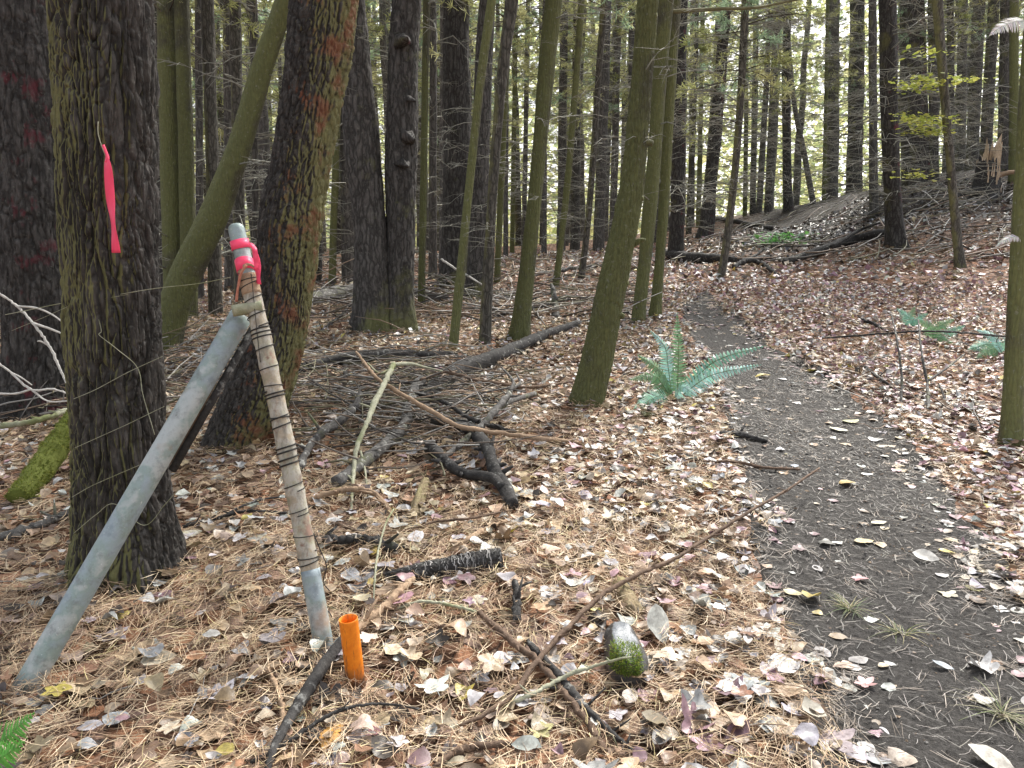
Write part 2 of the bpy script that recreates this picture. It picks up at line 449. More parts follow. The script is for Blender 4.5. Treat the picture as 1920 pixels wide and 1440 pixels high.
# ------------------------------------------------------------------ litter
PAL = {
    'tan': (.53, .40, .265), 'buff': (.60, .50, .40), 'grey': (.52, .52, .52), 'pale': (.70, .70, .69), 'mauve': (.45, .28, .325),
    'brown': (.24, .16, .10), 'dark': (.06, .05, .045), 'rust': (.42, .24, .14), 'yellow': (.64, .53, .14), 'lilac': (.47, .46, .53)}
PN = list(PAL); PC = np.array([PAL[k] for k in PN])
def pick(n, w):
    p = np.array([w.get(k, 0.0) for k in PN]); p /= p.sum()
    c = PC[R.choice(len(PN), n, p=p)]
    return np.clip(c * (.92 + R.normal(0, .24, (n, 1)).clip(-.6, .35)) * (1 + R.normal(0, .04, (n, 3))), .01, .9)

def ellipse_tpl(rows):
    s = np.linspace(0, 1, rows); V = []; Q = []
    w = .36 * np.sin(PI * s ** .85) ** .8; w[0] = w[-1] = .012
    for i in range(rows):
        for t in (-1, 0, 1): V.append((s[i] - .5, t * w[i], 0))
    for i in range(rows - 1):
        for j in (0, 1): a = i * 3 + j; Q.append((a, a + 3, a + 4, a + 1))
    return np.array(V), np.array(Q), None
def maple_tpl(k=22):
    th = np.linspace(-PI, PI, k, endpoint=False) + PI / k
    lob = .27 + .25 * np.abs(np.cos(th * 2.5)) ** 1.3 * (1 - .35 * np.abs(th) / PI) + .03 * np.cos(th * 15)
    V = np.stack([lob * np.cos(th), lob * np.sin(th), 0 * th], -1)
    m = V * .5
    V = np.vstack([[0, 0, 0], m, V, [-.5, .006, 0], [-.5, -.006, 0], [-.2, .01, 0], [-.2, -.01, 0]])
    T = []; Q = []
    for i in range(k):
        j = (i + 1) % k; T.append((0, 1 + i, 1 + j)); Q.append((1 + i, 1 + k + i, 1 + k + j, 1 + j))
    b = 1 + 2 * k; Q.append((b, b + 1, b + 3, b + 2))
    return V, np.array(Q), np.array(T)

def leaves(mb, tpl, pos, size, cols, tilt=.35, curl=1.0, yaw=None, sh=None):
    V, Q, T = tpl; n = len(pos); K = len(V)
    x, y = V[:, 0][None], V[:, 1][None]
    asp = R.uniform(.75, 1.25, (n, 1)); x = x + 0 * asp; y = y * asp
    c1 = R.normal(.5, .9, (n, 1)) * curl; c2 = R.normal(.2, .7, (n, 1)) * curl; c3 = R.normal(0, .8, (n, 1)) * curl
    z = c1 * y * y * 1.6 + c2 * x * x * .8 + c3 * x * y + .05 * curl * np.sin(x * 9 + y * 14 + R.uniform(0, 6, (n, 1)))
    P = np.stack([x + 0 * z, y + 0 * z, z], -1) * size[:, None, None]
    yaw = R.uniform(0, 2 * PI, n) if yaw is None else yaw
    ta = np.abs(R.normal(0, tilt, n)); td = R.uniform(0, 2 * PI, n)
    ax = np.stack([np.cos(td), np.sin(td), 0 * td], -1)
    cy, sy = np.cos(yaw)[:, None], np.sin(yaw)[:, None]
    P = np.stack([P[..., 0] * cy - P[..., 1] * sy, P[..., 0] * sy + P[..., 1] * cy, P[..., 2]], -1)
    ct, st = np.cos(ta)[:, None, None], np.sin(ta)[:, None, None]
    A = ax[:, None]
    P = P * ct + np.cross(np.broadcast_to(A, P.shape), P) * st + A * (P * A).sum(-1, keepdims=True) * (1 - ct)
    zmin = P[..., 2].min(1)
    P = P + pos[:, None]
    P[..., 2] -= (zmin * .75)[:, None]
    off = (np.arange(n) * K)[:, None, None]
    mid = np.where(np.abs(V[:, 1]) < .02, .72, 1.06)[None, :, None] if K > 9 else 1.0  # darker midrib; the gradient also paints fold shading into the leaf colour
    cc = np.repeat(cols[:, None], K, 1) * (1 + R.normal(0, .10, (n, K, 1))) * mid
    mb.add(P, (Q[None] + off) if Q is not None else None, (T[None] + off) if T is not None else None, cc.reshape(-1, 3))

def sector(n, r0, r1, half=43):
    r = np.sqrt(R.uniform(r0 * r0, r1 * r1, n)); a = np.radians(R.uniform(-half, half, n))
    return r * np.sin(a), r * np.cos(a)
def area(r0, r1, half=43): return math.radians(2 * half) / 2 * (r1 * r1 - r0 * r0)

def litter():
    mb = MB()
    E5, E4, E3, MP = ellipse_tpl(7), ellipse_tpl(4), ellipse_tpl(3), maple_tpl()
    def zone(r0, r1, dens, tplE, tplM, s0, s1, tilt, lift, pthin):
        n = int(area(r0, r1) * dens); x, y = sector(n, r0, r1)
        a = x / np.maximum(y, .5)
        m = path_in(x, y)
        # clumps: fewer leaves where needles lie thick (front and left), more beside the trail
        l, r = path_edges(y)
        near_tr = np.exp(-np.maximum(0, l - x) / 1.2) * (x < (l + r) / 2) + np.exp(-np.maximum(0, x - r) / 1.6) * (x > (l + r) / 2)
        clump = .5 + .5 * vnoise(x * 1.3, y * 1.3, s=41)
        ms = path_in(x, y, .2, .5)
        keep = R.random(n) < np.clip((.38 + .5 * clump + .6 * near_tr), 0, 1) * np.maximum((1 - ms) ** 2.2, pthin)
        x, y, a, m, near_tr = x[keep], y[keep], a[keep], m[keep], near_tr[keep]; n = len(x)
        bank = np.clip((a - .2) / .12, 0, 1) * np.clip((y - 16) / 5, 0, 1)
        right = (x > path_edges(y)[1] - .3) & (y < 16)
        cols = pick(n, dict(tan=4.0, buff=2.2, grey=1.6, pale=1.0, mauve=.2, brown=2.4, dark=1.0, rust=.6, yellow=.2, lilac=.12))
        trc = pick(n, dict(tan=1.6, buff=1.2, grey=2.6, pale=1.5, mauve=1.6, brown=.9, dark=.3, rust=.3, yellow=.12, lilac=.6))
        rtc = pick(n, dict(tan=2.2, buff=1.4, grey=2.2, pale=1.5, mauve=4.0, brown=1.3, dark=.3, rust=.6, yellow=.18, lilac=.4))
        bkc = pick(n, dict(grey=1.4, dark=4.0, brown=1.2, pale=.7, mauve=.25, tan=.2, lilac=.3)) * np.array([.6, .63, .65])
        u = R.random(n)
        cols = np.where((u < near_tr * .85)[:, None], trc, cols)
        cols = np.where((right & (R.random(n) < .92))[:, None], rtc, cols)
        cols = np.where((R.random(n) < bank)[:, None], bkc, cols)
        z = height(x, y) + .012 + R.random(n) ** 2 * lift
        z = np.where(m > .5, height(x, y) + .018, z)
        pos = np.stack([x, y, z], -1); sz = R.uniform(s0, s1, n)
        sel = R.random(n) < (.3 if tplM is not None else 0)
        tl = np.where(m > .5, .12, tilt)
        on = m > .5
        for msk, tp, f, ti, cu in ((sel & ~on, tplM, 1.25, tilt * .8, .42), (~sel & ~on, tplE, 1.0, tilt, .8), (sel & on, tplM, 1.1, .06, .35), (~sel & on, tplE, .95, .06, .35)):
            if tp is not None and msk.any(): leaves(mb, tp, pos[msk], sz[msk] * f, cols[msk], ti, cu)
    zone(1.1, 4.2, 235, E5, MP, .035, .105, .2, .045, .03)
    zone(4.2, 8.5, 300, E4, maple_tpl(12), .04, .095, .32, .04, .05)
    zone(8.5, 15, 290, E3, None, .05, .095, .5, .045, .10)
    zone(15, 30, 60, E3, None, .09, .17, .5, .05, .1)
    me = mb.mesh('leaf_litter'); print('leaf faces', len(me.polygons))
    tag(link('leaf_litter', me, M['leaf']), 'carpet of tan, grey and mauve fallen leaves', 'leaf litter', kind='stuff')
litter()

def needles():
    mb = MB()
    def zone(r0, r1, dens, width, segs, l0, l1, pthin, lift):
        n = int(area(r0, r1) * dens / 4); x, y = sector(n, r0, r1)
        m = path_in(x, y); l, r = path_edges(y)
        clump = .5 + .5 * vnoise(x * 1.7, y * 1.7, s=51)
        right = np.clip((x - r) / .5, 0, 1)
        keep = R.random(n) < (.45 + .7 * clump) * np.maximum((1 - path_in(x, y, .2, .45)) ** 3.2, pthin) * (1 - .65 * right)
        x, y, m, clump = x[keep], y[keep], m[keep], clump[keep]; n = len(x)
        k = 4; n2 = n * k
        yaw0 = R.uniform(0, 2 * PI, n); 
        yaw = np.repeat(yaw0, k) + R.normal(0, .22, n2)
        bx = np.repeat(x, k) + R.normal(0, .012, n2); by = np.repeat(y, k) + R.normal(0, .012, n2); mm = np.repeat(m, k)
        L = R.uniform(l0, l1, n2); bend = R.normal(0, .5, n2)
        pitch = R.normal(0, .13, n2) * np.where(mm > .4, .3, 1)
        t = np.linspace(0, 1, segs + 1)[None]
        ang = yaw[:, None] + bend[:, None] * (t - .5)
        dx = np.cos(ang) * L[:, None] / segs; dy = np.sin(ang) * L[:, None] / segs
        X = bx[:, None] + np.cumsum(dx, 1) - L[:, None] / 2 * np.cos(yaw)[:, None]; Y = by[:, None] + np.cumsum(dy, 1) - L[:, None] / 2 * np.sin(yaw)[:, None]
        Zb = height(X, Y) + .012 + np.where(mm > .4, .014, (R.random(n2) ** 1.7) * lift)[:, None] + pitch[:, None] * L[:, None] * (t - .5) + R.normal(0, .25, n2)[:, None] * L[:, None] * (t - .5) ** 2
        Zb = np.maximum(Zb, height(X, Y) + .004)
        w = width * R.uniform(.7, 1.25, n2)[:, None] * np.array([1.0] * segs + [.35])[None]
        roll = R.uniform(-.9, .9, n2)[:, None]
        px, py, pz = -np.sin(ang) * np.cos(roll), np.cos(ang) * np.cos(roll), np.sin(roll) + 0 * ang
        A = np.stack([X + px * w, Y + py * w, Zb + pz * w], -1); B = np.stack([X - px * w, Y - py * w, Zb - pz * w], -1)
        V = np.stack([A, B], 2).reshape(n2, (segs + 1) * 2, 3)
        Q = np.array([(2 * i, 2 * i + 1, 2 * i + 3, 2 * i + 2) for i in range(segs)])
        off = (np.arange(n2) * (segs + 1) * 2)[:, None, None]
        base = np.array([(.60, .45, .29), (.70, .56, .38), (.48, .33, .205), (.32, .20, .125), (.14, .09, .06), (.60, .50, .26)])
        ci = R.choice(6, n, p=[.28, .19, .2, .16, .12, .05]); cc = np.repeat(base[ci], k, 0) * (1 + R.normal(0, .1, (n2, 1)))
        grey = np.array([.33, .28, .235]) * (1 + R.normal(0, .2, (n2, 1)))
        cc = np.where((mm > .4)[:, None], grey, cc)
        mb.add(V, Q[None] + off, None, np.repeat(np.clip(cc, .01, .9)[:, None], V.shape[1], 1).reshape(-1, 3))
    zone(1.1, 4.0, 4900, .0010, 3, .06, .13, .03, .055)
    zone(4.0, 7.5, 2000, .0014, 2, .07, .13, .05, .05)
    zone(7.5, 13, 700, .0026, 2, .09, .16, .2, .04)
    # single grey needles trodden into the trail
    n = 8000; y = np.sqrt(R.uniform(1.1 ** 2, 8.5 ** 2, n)); l, r = path_edges(y); x = l + (r - l) * R.random(n)
    kp = (path_in(x, y) > .05) & (R.random(n) < .3 + .7 * (.5 + .5 * vnoise(x * 2.2, y * 2.2, s=71))); x, y = x[kp], y[kp]; n = len(x)
    yaw = R.uniform(0, 2 * PI, n); L = R.uniform(.03, .12, n); bend = R.normal(0, .4, n); t = np.linspace(0, 1, 4)[None]
    an = yaw[:, None] + bend[:, None] * (t - .5); X = x[:, None] + np.cumsum(np.cos(an), 1) * L[:, None] / 4; Y = y[:, None] + np.cumsum(np.sin(an), 1) * L[:, None] / 4
    Z = height(X, Y) + .021 + R.random((n, 1)) * .008; w = .0006 * (1 + y[:, None] / 5) + 0 * X
    V = np.stack([np.stack([X - np.sin(an) * w, Y + np.cos(an) * w, Z], -1), np.stack([X + np.sin(an) * w, Y - np.cos(an) * w, Z], -1)], 2).reshape(n, 8, 3)
    g = np.array([.22, .20, .18]) * R.uniform(.25, 1.35, (n, 1)) * (1 + R.normal(0, .03, (n, 3)))
    mb.add(V, np.array([(2 * i, 2 * i + 1, 2 * i + 3, 2 * i + 2) for i in range(3)])[None] + (np.arange(n) * 8)[:, None, None], None, np.repeat(g[:, None], 8, 1).reshape(-1, 3))
    me = mb.mesh('needle_litter'); print('needle faces', len(me.polygons))
    tag(link('needle_litter', me, M['needle']), 'dry tan pine needles strewn over the forest floor', 'pine needles', kind='stuff')
needles()

def path_debris():
    """crumbs of soil, grit and leaf scraps trodden into the trail"""
    mb = MB(); n = 24000
    y = np.sqrt(R.uniform(1.1 ** 2, 8.0 ** 2, n)); l, r = path_edges(y); x = l - .25 + (r - l + .5) * R.random(n)
    kp = R.random(n) < .25 + .75 * np.clip(.5 + .9 * vnoise(x * 3.1, y * 3.1, s=81), 0, 1); x, y = x[kp], y[kp]; n = len(x)
    o = np.array([(1, 0, 0), (0, 1, 0), (-1, 0, 0), (0, -1, 0), (0, 0, 1), (0, 0, -.4)], float)
    t = np.array([(0, 1, 4), (1, 2, 4), (2, 3, 4), (3, 0, 4), (1, 0, 5), (2, 1, 5), (3, 2, 5), (0, 3, 5)])
    sz = (R.random(n) ** 3 * .007 + .0018) * (1 + y * .06); a = R.uniform(0, 6.28, n); ca, sa = np.cos(a)[:, None], np.sin(a)[:, None]
    q = o[None] * R.uniform(.5, 1.3, (n, 6, 1)); flat = R.uniform(.3, .9, (n, 1)); lon = R.uniform(.7, 2.0, (n, 1))
    X = q[..., 0] * lon; Yq = q[..., 1]
    V = np.stack([(X * ca - Yq * sa) * sz[:, None] + x[:, None], (X * sa + Yq * ca) * sz[:, None] + y[:, None], q[..., 2] * flat * sz[:, None] + (height(x, y) + .019)[:, None]], -1)
    base = np.array([(.05, .046, .042), (.10, .094, .088), (.20, .19, .175), (.16, .11, .075), (.30, .22, .15)])
    c = base[R.choice(5, n, p=[.34, .32, .1, .15, .09])] * R.uniform(.6, 1.3, (n, 1))
    mb.add(V, None, t[None] + (np.arange(n) * 6)[:, None, None], np.repeat(c[:, None], 6, 1).reshape(-1, 3))
    tag(link('path_debris', mb.mesh('path_debris', smooth=False), M['needle']), 'crumbs of soil and leaf scraps on the trail', 'debris', kind='stuff')
path_debris()

# ------------------------------------------------------------------ trees
def trunk_mesh(name, P, rad, nu, nv, amp=.0, pl=(.05, .16), flare=.35, flare_h=.5, seed=0, origin=(0, 0, 0), zcut=4.5, lobes=5, oval=.05):
    """P: path points, rad: radii; bark plates are real relief."""
    PR = np.column_stack([P, rad])
    D = spline(PR, 400)
    L = np.concatenate([[0], np.cumsum(np.linalg.norm(np.diff(D[:, :3], axis=0), axis=1))])
    i = min(np.searchsorted(D[:, 2], zcut), 399); s1 = L[i]
    s = np.linspace(0, s1, nv)
    if L[-1] > s1 + .1: s = np.concatenate([s, np.linspace(s1, L[-1], max(6, int((L[-1] - s1) / .5)))[1:]])
    D = np.array([np.interp(s, L, D[:, k]) for k in range(4)]).T
    T, N, B = frames(D[:, :3])
    th = np.arange(nu) / nu * 2 * PI
    r = D[:, 3][:, None] * np.ones((1, nu))
    S = s[:, None] + 0 * r; TH = th[None] + 0 * r
    ct, st = np.cos(TH), np.sin(TH)
    fl = np.exp(-np.maximum(S - .2, 0) / (flare_h * .45))
    r = r * (1 + flare * fl * (.55 + .6 * vnoise(ct * lobes * .35 + 3, st * lobes * .35, S * .6, s=seed + 1) + .35 * np.cos(TH * lobes + seed)))
    r = r * (1 + oval * vnoise(ct * .9, st * .9, S * 1.1, s=seed + 2) + oval * .5 * vnoise(ct * 2.5, st * 2.5, S * 3, s=seed + 3))
    if amp:
        per = max(6, round(2 * PI * float(np.mean(rad)) / pl[0]))
        wu = .55 * vnoise(ct * 1.5, st * 1.5, S * 2.2, s=seed + 5) + .35 * vnoise(ct * 4, st * 4, S * 7, s=seed + 4); wv = .8 * vnoise(ct * 3 + 7, st * 3, S * 3, s=seed + 6)
        d1, d2, idv = worley(TH / (2 * PI) * per + wu, S / pl[1] + wv, per, seed)
        e = np.clip((d2 - d1) / .30, 0, 1) ** .8
        per2 = int(per * 1.6)
        f1, f2, iv2 = worley(TH / (2 * PI) * per2 + wu * 1.6, S / pl[1] * 3.3 + wv * 2, per2, seed + 9)
        e2 = np.clip((f2 - f1) / .22, 0, 1)
        # long rising furrows between the ridges
        fur = 1 - np.abs(vnoise(ct * per * .16 + wu * .6, st * per * .16 + wu * .6, S * 1.6, s=seed + 12)); fur = np.clip((fur - .80) / .20, 0, 1) ** 1.5 * np.clip(amp / .02, 0, 1) ** 1.5
        rough = np.clip(.5 + .8 * vnoise(ct * 1.6, st * 1.6, S * 1.3, s=seed + 14), 0, 1)
        r = r + amp * (.75 * (e - .7) + .45 * (idv - .5)) + amp * .42 * (e2 - .5) * (.4 + .8 * rough) + amp * .25 * (iv2 - .5) * rough - amp * .6 * fur + amp * .22 * vnoise(ct * 22, st * 22, S * 14, s=seed + 7) + amp * .14 * vnoise(ct * 44, st * 44, S * 60, s=seed + 8)
    V = D[:, None, :3] + r[..., None] * (ct[..., None] * N[:, None] + st[..., None] * B[:, None])
    n = len(s); k = nu
    ii = np.arange(n - 1)[:, None] * k; j = np.arange(k)[None]; j2 = (j + 1) % k
    Q = np.stack([ii + j, ii + j2, ii + k + j2, ii + k + j], -1).reshape(-1, 4)
    V = np.vstack([V.reshape(-1, 3), D[-1:, :3]])
    tr = [((n - 1) * k + q, (n - 1) * k + (q + 1) % k, n * k) for q in range(k)]
    return mesh_from(name, V - np.asarray(origin), Q, tr)

def twig_branch(mb, p, az, L, r, droop, rng, subs=5, col=None, k=3):
    n = 5; t = np.linspace(0, 1, n)
    bend = rng.normal(0, .35)
    a = az + bend * t
    X = np.cumsum(np.cos(a)) / n * L; Y = np.cumsum(np.sin(a)) / n * L
    Zs = L * (rng.uniform(-.05, .35) * t - droop * t * t) + rng.normal(0, .02 * L, n) * t
    P = np.stack([p[0] + X - X[0], p[1] + Y - Y[0], p[2] + Zs], -1)
    V, Q, T = tube_geo(P, r * (1 - .75 * t), k, False); mb.add(V, Q, T, col)
    for _ in range(subs):
        u = rng.uniform(.25, 1); q = np.array([np.interp(u, t, P[:, c]) for c in range(3)])
        sa = az + bend * u + rng.choice([-1, 1]) * rng.uniform(.4, 1.1); sl = L * rng.uniform(.2, .5)
        m = q + np.array([math.cos(sa) * sl * .5, math.sin(sa) * sl * .5, rng.normal(0, .08) * sl])
        e = q + np.array([math.cos(sa + rng.normal(0, .3)) * sl, math.sin(sa + rng.normal(0, .3)) * sl, rng.normal(-.1, .2) * sl])
        V, Q, T = tube_geo([q, m, e], r * np.array([.5, .38, .2]), 3, False); mb.add(V, Q, T, col)
    return P

def branches_geo(P, rad, rng, n, z0, z1, l0, l1, r=.009, subs=5):
    mb = MB(); D = spline(np.column_stack([P, rad]), 200); zz = D[:, 2] - D[0, 2]
    for _ in range(n):
        h = z0 + (z1 - z0) * rng.random()
        i = int(np.clip(np.searchsorted(zz, h), 1, 199))
        q = D[i]; az = rng.uniform(0, 2 * PI); o = q[3] * .7
        twig_branch(mb, (q[0] + math.cos(az) * o, q[1] + math.sin(az) * o, q[2]), az, rng.uniform(l0, l1), r * rng.uniform(.6, 1.5), rng.uniform(.05, .45), rng, subs)
    return mb

GREEN = np.array([(.30, .33, .13), (.38, .40, .17), (.46, .47, .22), (.52, .51, .26), (.30, .42, .27)])
def crown_geo(P, rad, rng, n, z0, z1, l0, l1, tufts=9, nl=.15, nw=.006, kneed=15):
    """limbs carrying tufts of needles"""
    mb = MB(); D = spline(np.column_stack([P, rad]), 200); zz = D[:, 2] - D[0, 2]
    ne_p, ne_d, ne_c = [], [], []
    for _ in range(n):
        f = rng.random(); h = z0 + (z1 - z0) * f
        i = int(np.clip(np.searchsorted(zz, h), 1, 199)); q = D[i]; az = rng.uniform(0, 2 * PI)
        L = rng.uniform(l0, l1) * (1 - .55 * f)
        Pb = twig_branch(mb, q[:3], az, L, .014, rng.uniform(.0, .4), rng, 2, (.13, .11, .09))
        c0 = GREEN[rng.integers(len(GREEN))]
        for _ in range(tufts):
            u = rng.uniform(.35, 1.03) * 4; a = min(int(u), 3); w = u - a
            b = Pb[a] * (1 - w) + Pb[a + 1] * w + rng.normal(0, .14 * L / 2, 3) * np.array([1, 1, .5])
            for _ in range(kneed):
                d = rng.normal(0, 1, 3) + np.array([math.cos(az), math.sin(az), .1]); d /= np.linalg.norm(d)
                ne_p.append(b); ne_d.append(d * nl * rng.uniform(.6, 1.2)); ne_c.append(c0 * rng.uniform(.7, 1.3))
    p, d, c = np.array(ne_p), np.array(ne_d), np.array(ne_c)
    s = np.cross(d, rng.normal(0, 1, d.shape)); s /= np.linalg.norm(s, axis=1)[:, None] + 1e-9
    V = np.stack([p - s * nw, p + s * nw, p + d + s * nw * .5, p + d - s * nw * .5], 1)
    m = len(p)
    mb.add(V, np.arange(m * 4).reshape(m, 4), None, np.repeat(c[:, None], 4, 1).reshape(-1, 3))
    return mb

LAND = []      # (pixel x at mid height, short name) of trees others are described by
TREES = []
def path_of(pts, base=None, top_h=14.0, lean_y=0.0, sink=.25):
    """pixel outline (x, y, width), bottom first -> 3-D path and radii, standing on the ground"""
    b = G(pts[0][0], pts[0][1]) if base is None else np.asarray(base)
    Y = b[1]; P = []; r = []
    for i, (px, py, w) in enumerate(pts):
        yy = Y + lean_y * (pts[0][1] - py) / 700.0
        p = b.copy() if i == 0 else at_y(px, py, yy)
        P.append(p); r.append(w / 2 * depth(p) / F)
    P = np.array(P); r = np.array(r)
    d0 = P[1] - P[0]; d0 /= np.linalg.norm(d0)
    P = np.vstack([[P[0] - d0 * sink / max(.4, d0[2])], P]); r = np.concatenate([[r[0]], r])
    d = P[-1] - P[-2]; d /= np.linalg.norm(d)
    H = max(top_h, P[-1][2] + 4) - P[-1][2]
    steps = 5
    rt = r[-1]
    for k in range(1, steps + 1):
        dd = d * (1 - .12 * k) + np.array([0, 0, .12 * k]); dd /= np.linalg.norm(dd)
        P = np.vstack([P, P[-1] + dd * H / steps]); r = np.append(r, rt * (1 - .14 * k))
    return P, r, b

def tree(name, label, pts, mat, nu=16, nv=60, amp=0.0, pl=(.05, .16), flare=.3, flare_h=.4, seed=1, land=None, nb=0, bz=(.6, 8), bl=(.4, 1.6), br=.008,
         crown=True, top_h=14, lean_y=0, base=None, group=None, oval=.10, stubs=(), cat='tree', subs=5, bmat='dead_twig', cz0=8.5, cn=36):
    P, r, b = path_of(pts, base, top_h, lean_y)
    t = thing(name, label, cat, b, group)
    rng = np.random.default_rng(seed + 100)
    link('trunk', trunk_mesh('trunk', P, r, nu, nv, amp, pl, flare, flare_h, seed, b, zcut=b[2] + 4.0 if b[1] < 8 else b[2] + 9, oval=oval), M[mat], t)
    if nb:
        if nb <= 8:
            for _ in range(nb): link('dead_branch', branches_geo(P, r, rng, 1, bz[0], bz[1], bl[0], bl[1], br, 5).mesh('dead_branch', origin=b), M[bmat], t)
        else:
            link('twig_sprays', branches_geo(P, r, rng, int(nb * 1.05), bz[0], bz[1], bl[0], bl[1], br, 7).mesh('twig_sprays', origin=b), M[bmat], t)
    for (px, py, ex, ey, w) in stubs:
        q = at_y(px, py, b[1] + lean_y * (pts[0][1] - py) / 700.0); e = at_y(ex, ey, b[1] - .04)
        k = depth(q) / F
        V, Q, T = tube_geo(spline([q - (e - q) * .6, q, (q + e) / 2 + [0, 0, .01], e], 8), np.linspace(w * .75, w * .32, 8) * k, 9, True, .25, seed)
        s = MB(); s.add(V, Q, T); link('branch_stub', s.mesh('branch_stub', origin=b), M['dead_twig'] if w < 10 else M[mat], t)
    if crown:
        hh = P[-1][2] - P[0][2]
        mb = crown_geo(P, r, rng, cn, min(cz0, hh * .55), hh * .98, .9, 2.6)
        link('crown', mb.mesh('crown', smooth=False, origin=b), M['crown'], t)
    if land: LAND.append((to_px(P[2])[0], land))
    TREES.append((t, b, float(r[1])))
    return t, P, r, b

tree('pine_tree', 'broad dark furrowed pine at the picture edge behind the ribboned trunk', [(72, 768, 140), (72, 700, 122), (75, 600, 118), (66, 400, 124), (50, 200, 124), (33, 0, 122)],
     'bark_dark', 220, 420, .018, (.045, .22), .28, .45, 11, 'the dark edge pine', nb=5, bz=(1.2, 3.2), bl=(.3, .9), br=.006)
tree('pine_tree', 'thick mossy pine with a pink ribbon hanging on its furrowed trunk',
     [(236, 1068, 172), (230, 950, 160), (222, 800, 155), (212, 600, 158), (205, 400, 162), (198, 200, 166), (190, 0, 172)],
     'bark_ribbon', 380, 760, .021, (.036, .26), .34, .5, 23, 'the ribboned pine', oval=.05)
tree('pine_tree', 'leaning dark pine with flaking rust patches behind the wrapped pole',
     [(448, 828, 112), (494, 700, 112), (527, 591, 96), (541, 430, 112), (560, 320, 106), (581, 190, 108), (606, 0, 118)],
     'bark_lean', 260, 480, .018, (.036, .095), .18, .5, 37, 'the leaning pine', top_h=15)
tree('leaning_tree', 'slanting olive trunk leaning steeply up between ribboned and leaning pines',
     [(306, 655, 56), (322, 590, 56), (350, 510, 54), (402, 400, 50), (450, 275, 42), (492, 130, 38), (535, 0, 35)], 'bark_olive', 40, 140, .004, (.05, .1), .2, .4, 41, None, top_h=10, nb=8, bz=(1.5, 4), bl=(.4, 1.3))
# the forked pine: one tree, two stems
tF, PF, rF, bF = tree('pine_tree', 'twin-stemmed grey pine forking from one broad mossy foot',
     [(699, 622, 66), (698, 540, 64), (693, 437, 60), (680, 292, 61), (665, 97, 54), (658, 0, 52)], 'bark_fork', 110, 300, .014, (.055, .2), .5, .7, 53, 'the forked pine', nb=6, bz=(2, 5), bl=(.3, .8), cz0=9)
P2, r2, _ = path_of([(746, 622, 62), (748, 540, 55), (751, 437, 54), (752, 292, 60), (757, 97, 54), (763, 0, 54)], G(746, 619), 14)
link('second_stem', trunk_mesh('second_stem', P2, r2, 100, 300, .014, (.055, .2), .45, .7, 59, bF, zcut=bF[2] + 5), M['bark_fork'], tF)
for (px, py, ex, ey) in ((768, 185, 780, 190), (766, 255, 778, 262), (755, 75, 764, 70), (757, 305, 766, 312)):
    q = at_y(px, py, bF[1] - .1); e = at_y(ex, ey, bF[1] - .3)
    V, Q, T = tube_geo(spline([q, (q + e) / 2, e], 6), np.array([.10, .085, .065, .045, .03, .012]) * (.8 + .3 * math.sin(px + py)), 14, True, .55, int(px + py))
    s = MB(); s.add(V, Q, T); link('bark_knot', s.mesh('bark_knot', origin=bF), M['bark_dark'], tF)

tree('pine_tree', 'broad straight grey pine behind the curved thin sapling', [(851, 538, 60), (853, 450, 50), (855, 300, 49), (855, 150, 48), (856, 0, 46)],
     'bark_fork', 60, 220, .012, (.06, .22), .25, .5, 61, 'the broad pine', nb=14, bz=(1.5, 6.5), bl=(.3, 1.2))
tree('pine_tree', 'dark grey pine close beside the broad straight pine', [(893, 560, 44), (897, 450, 38), (900, 300, 35), (907, 120, 32), (915, 0, 30)],
     'bark_fork', 48, 200, .010, (.06, .22), .3, .5, 67, None, nb=14, bz=(1.5, 6), bl=(.3, 1.3))
tree('sapling', 'thin smooth olive sapling bowing in front of the broad pine', [(850, 652, 18), (861, 540, 17), (875, 400, 16), (890, 250, 16), (905, 120, 17), (922, 0, 18)],
     'bark_olive', 18, 90, 0, (.05, .1), .15, .3, 71, 'the bowed sapling', top_h=8, crown=True, cz0=4.5, cn=10, nb=5, bz=(1.5, 3.5), bl=(.3, .8), br=.004)
tree('sapling', 'slim dark-footed trunk standing right beside the bowed sapling', [(909, 642, 23), (915, 520, 20), (922, 380, 18), (934, 220, 19), (945, 110, 20), (960, 0, 22)],
     'bark_mid', 20, 90, 0, (.05, .1), .15, .3, 73, None, top_h=9, cz0=5, cn=14, nb=16, bz=(1.2, 4), bl=(.3, 1.0), br=.005)
tree('pine_tree', 'straight olive trunk with a flared foot beside the fallen log', [(973, 636, 34), (984, 540, 30), (1000, 400, 28), (1014, 250, 28), (1026, 110, 31), (1038, 0, 31)],
     'bark_olive', 60, 240, .006, (.03, .12), .55, .4, 79, 'the flared trunk', nb=16, bz=(1.6, 5.5), bl=(.4, 1.4))
tree('sapling', 'thin olive sapling rising behind the snapped grey snag', [(1042, 538, 13), (1055, 430, 12), (1068, 300, 12), (1080, 150, 12), (1090, 0, 13)], 'bark_olive', 14, 80, 0, flare=.2, seed=83, top_h=10, cz0=5.5, cn=16, nb=22, bz=(1, 6), bl=(.4, 1.5))
tree('sapling', 'thin dark-footed sapling next before the leaning olive trunk', [(1089, 527, 14), (1100, 440, 13), (1112, 300, 13), (1122, 150, 12), (1133, 0, 14)], 'bark_mid', 14, 80, 0, flare=.2, seed=89, top_h=11, cz0=5.5, cn=16, nb=22, bz=(1, 6), bl=(.4, 1.5))
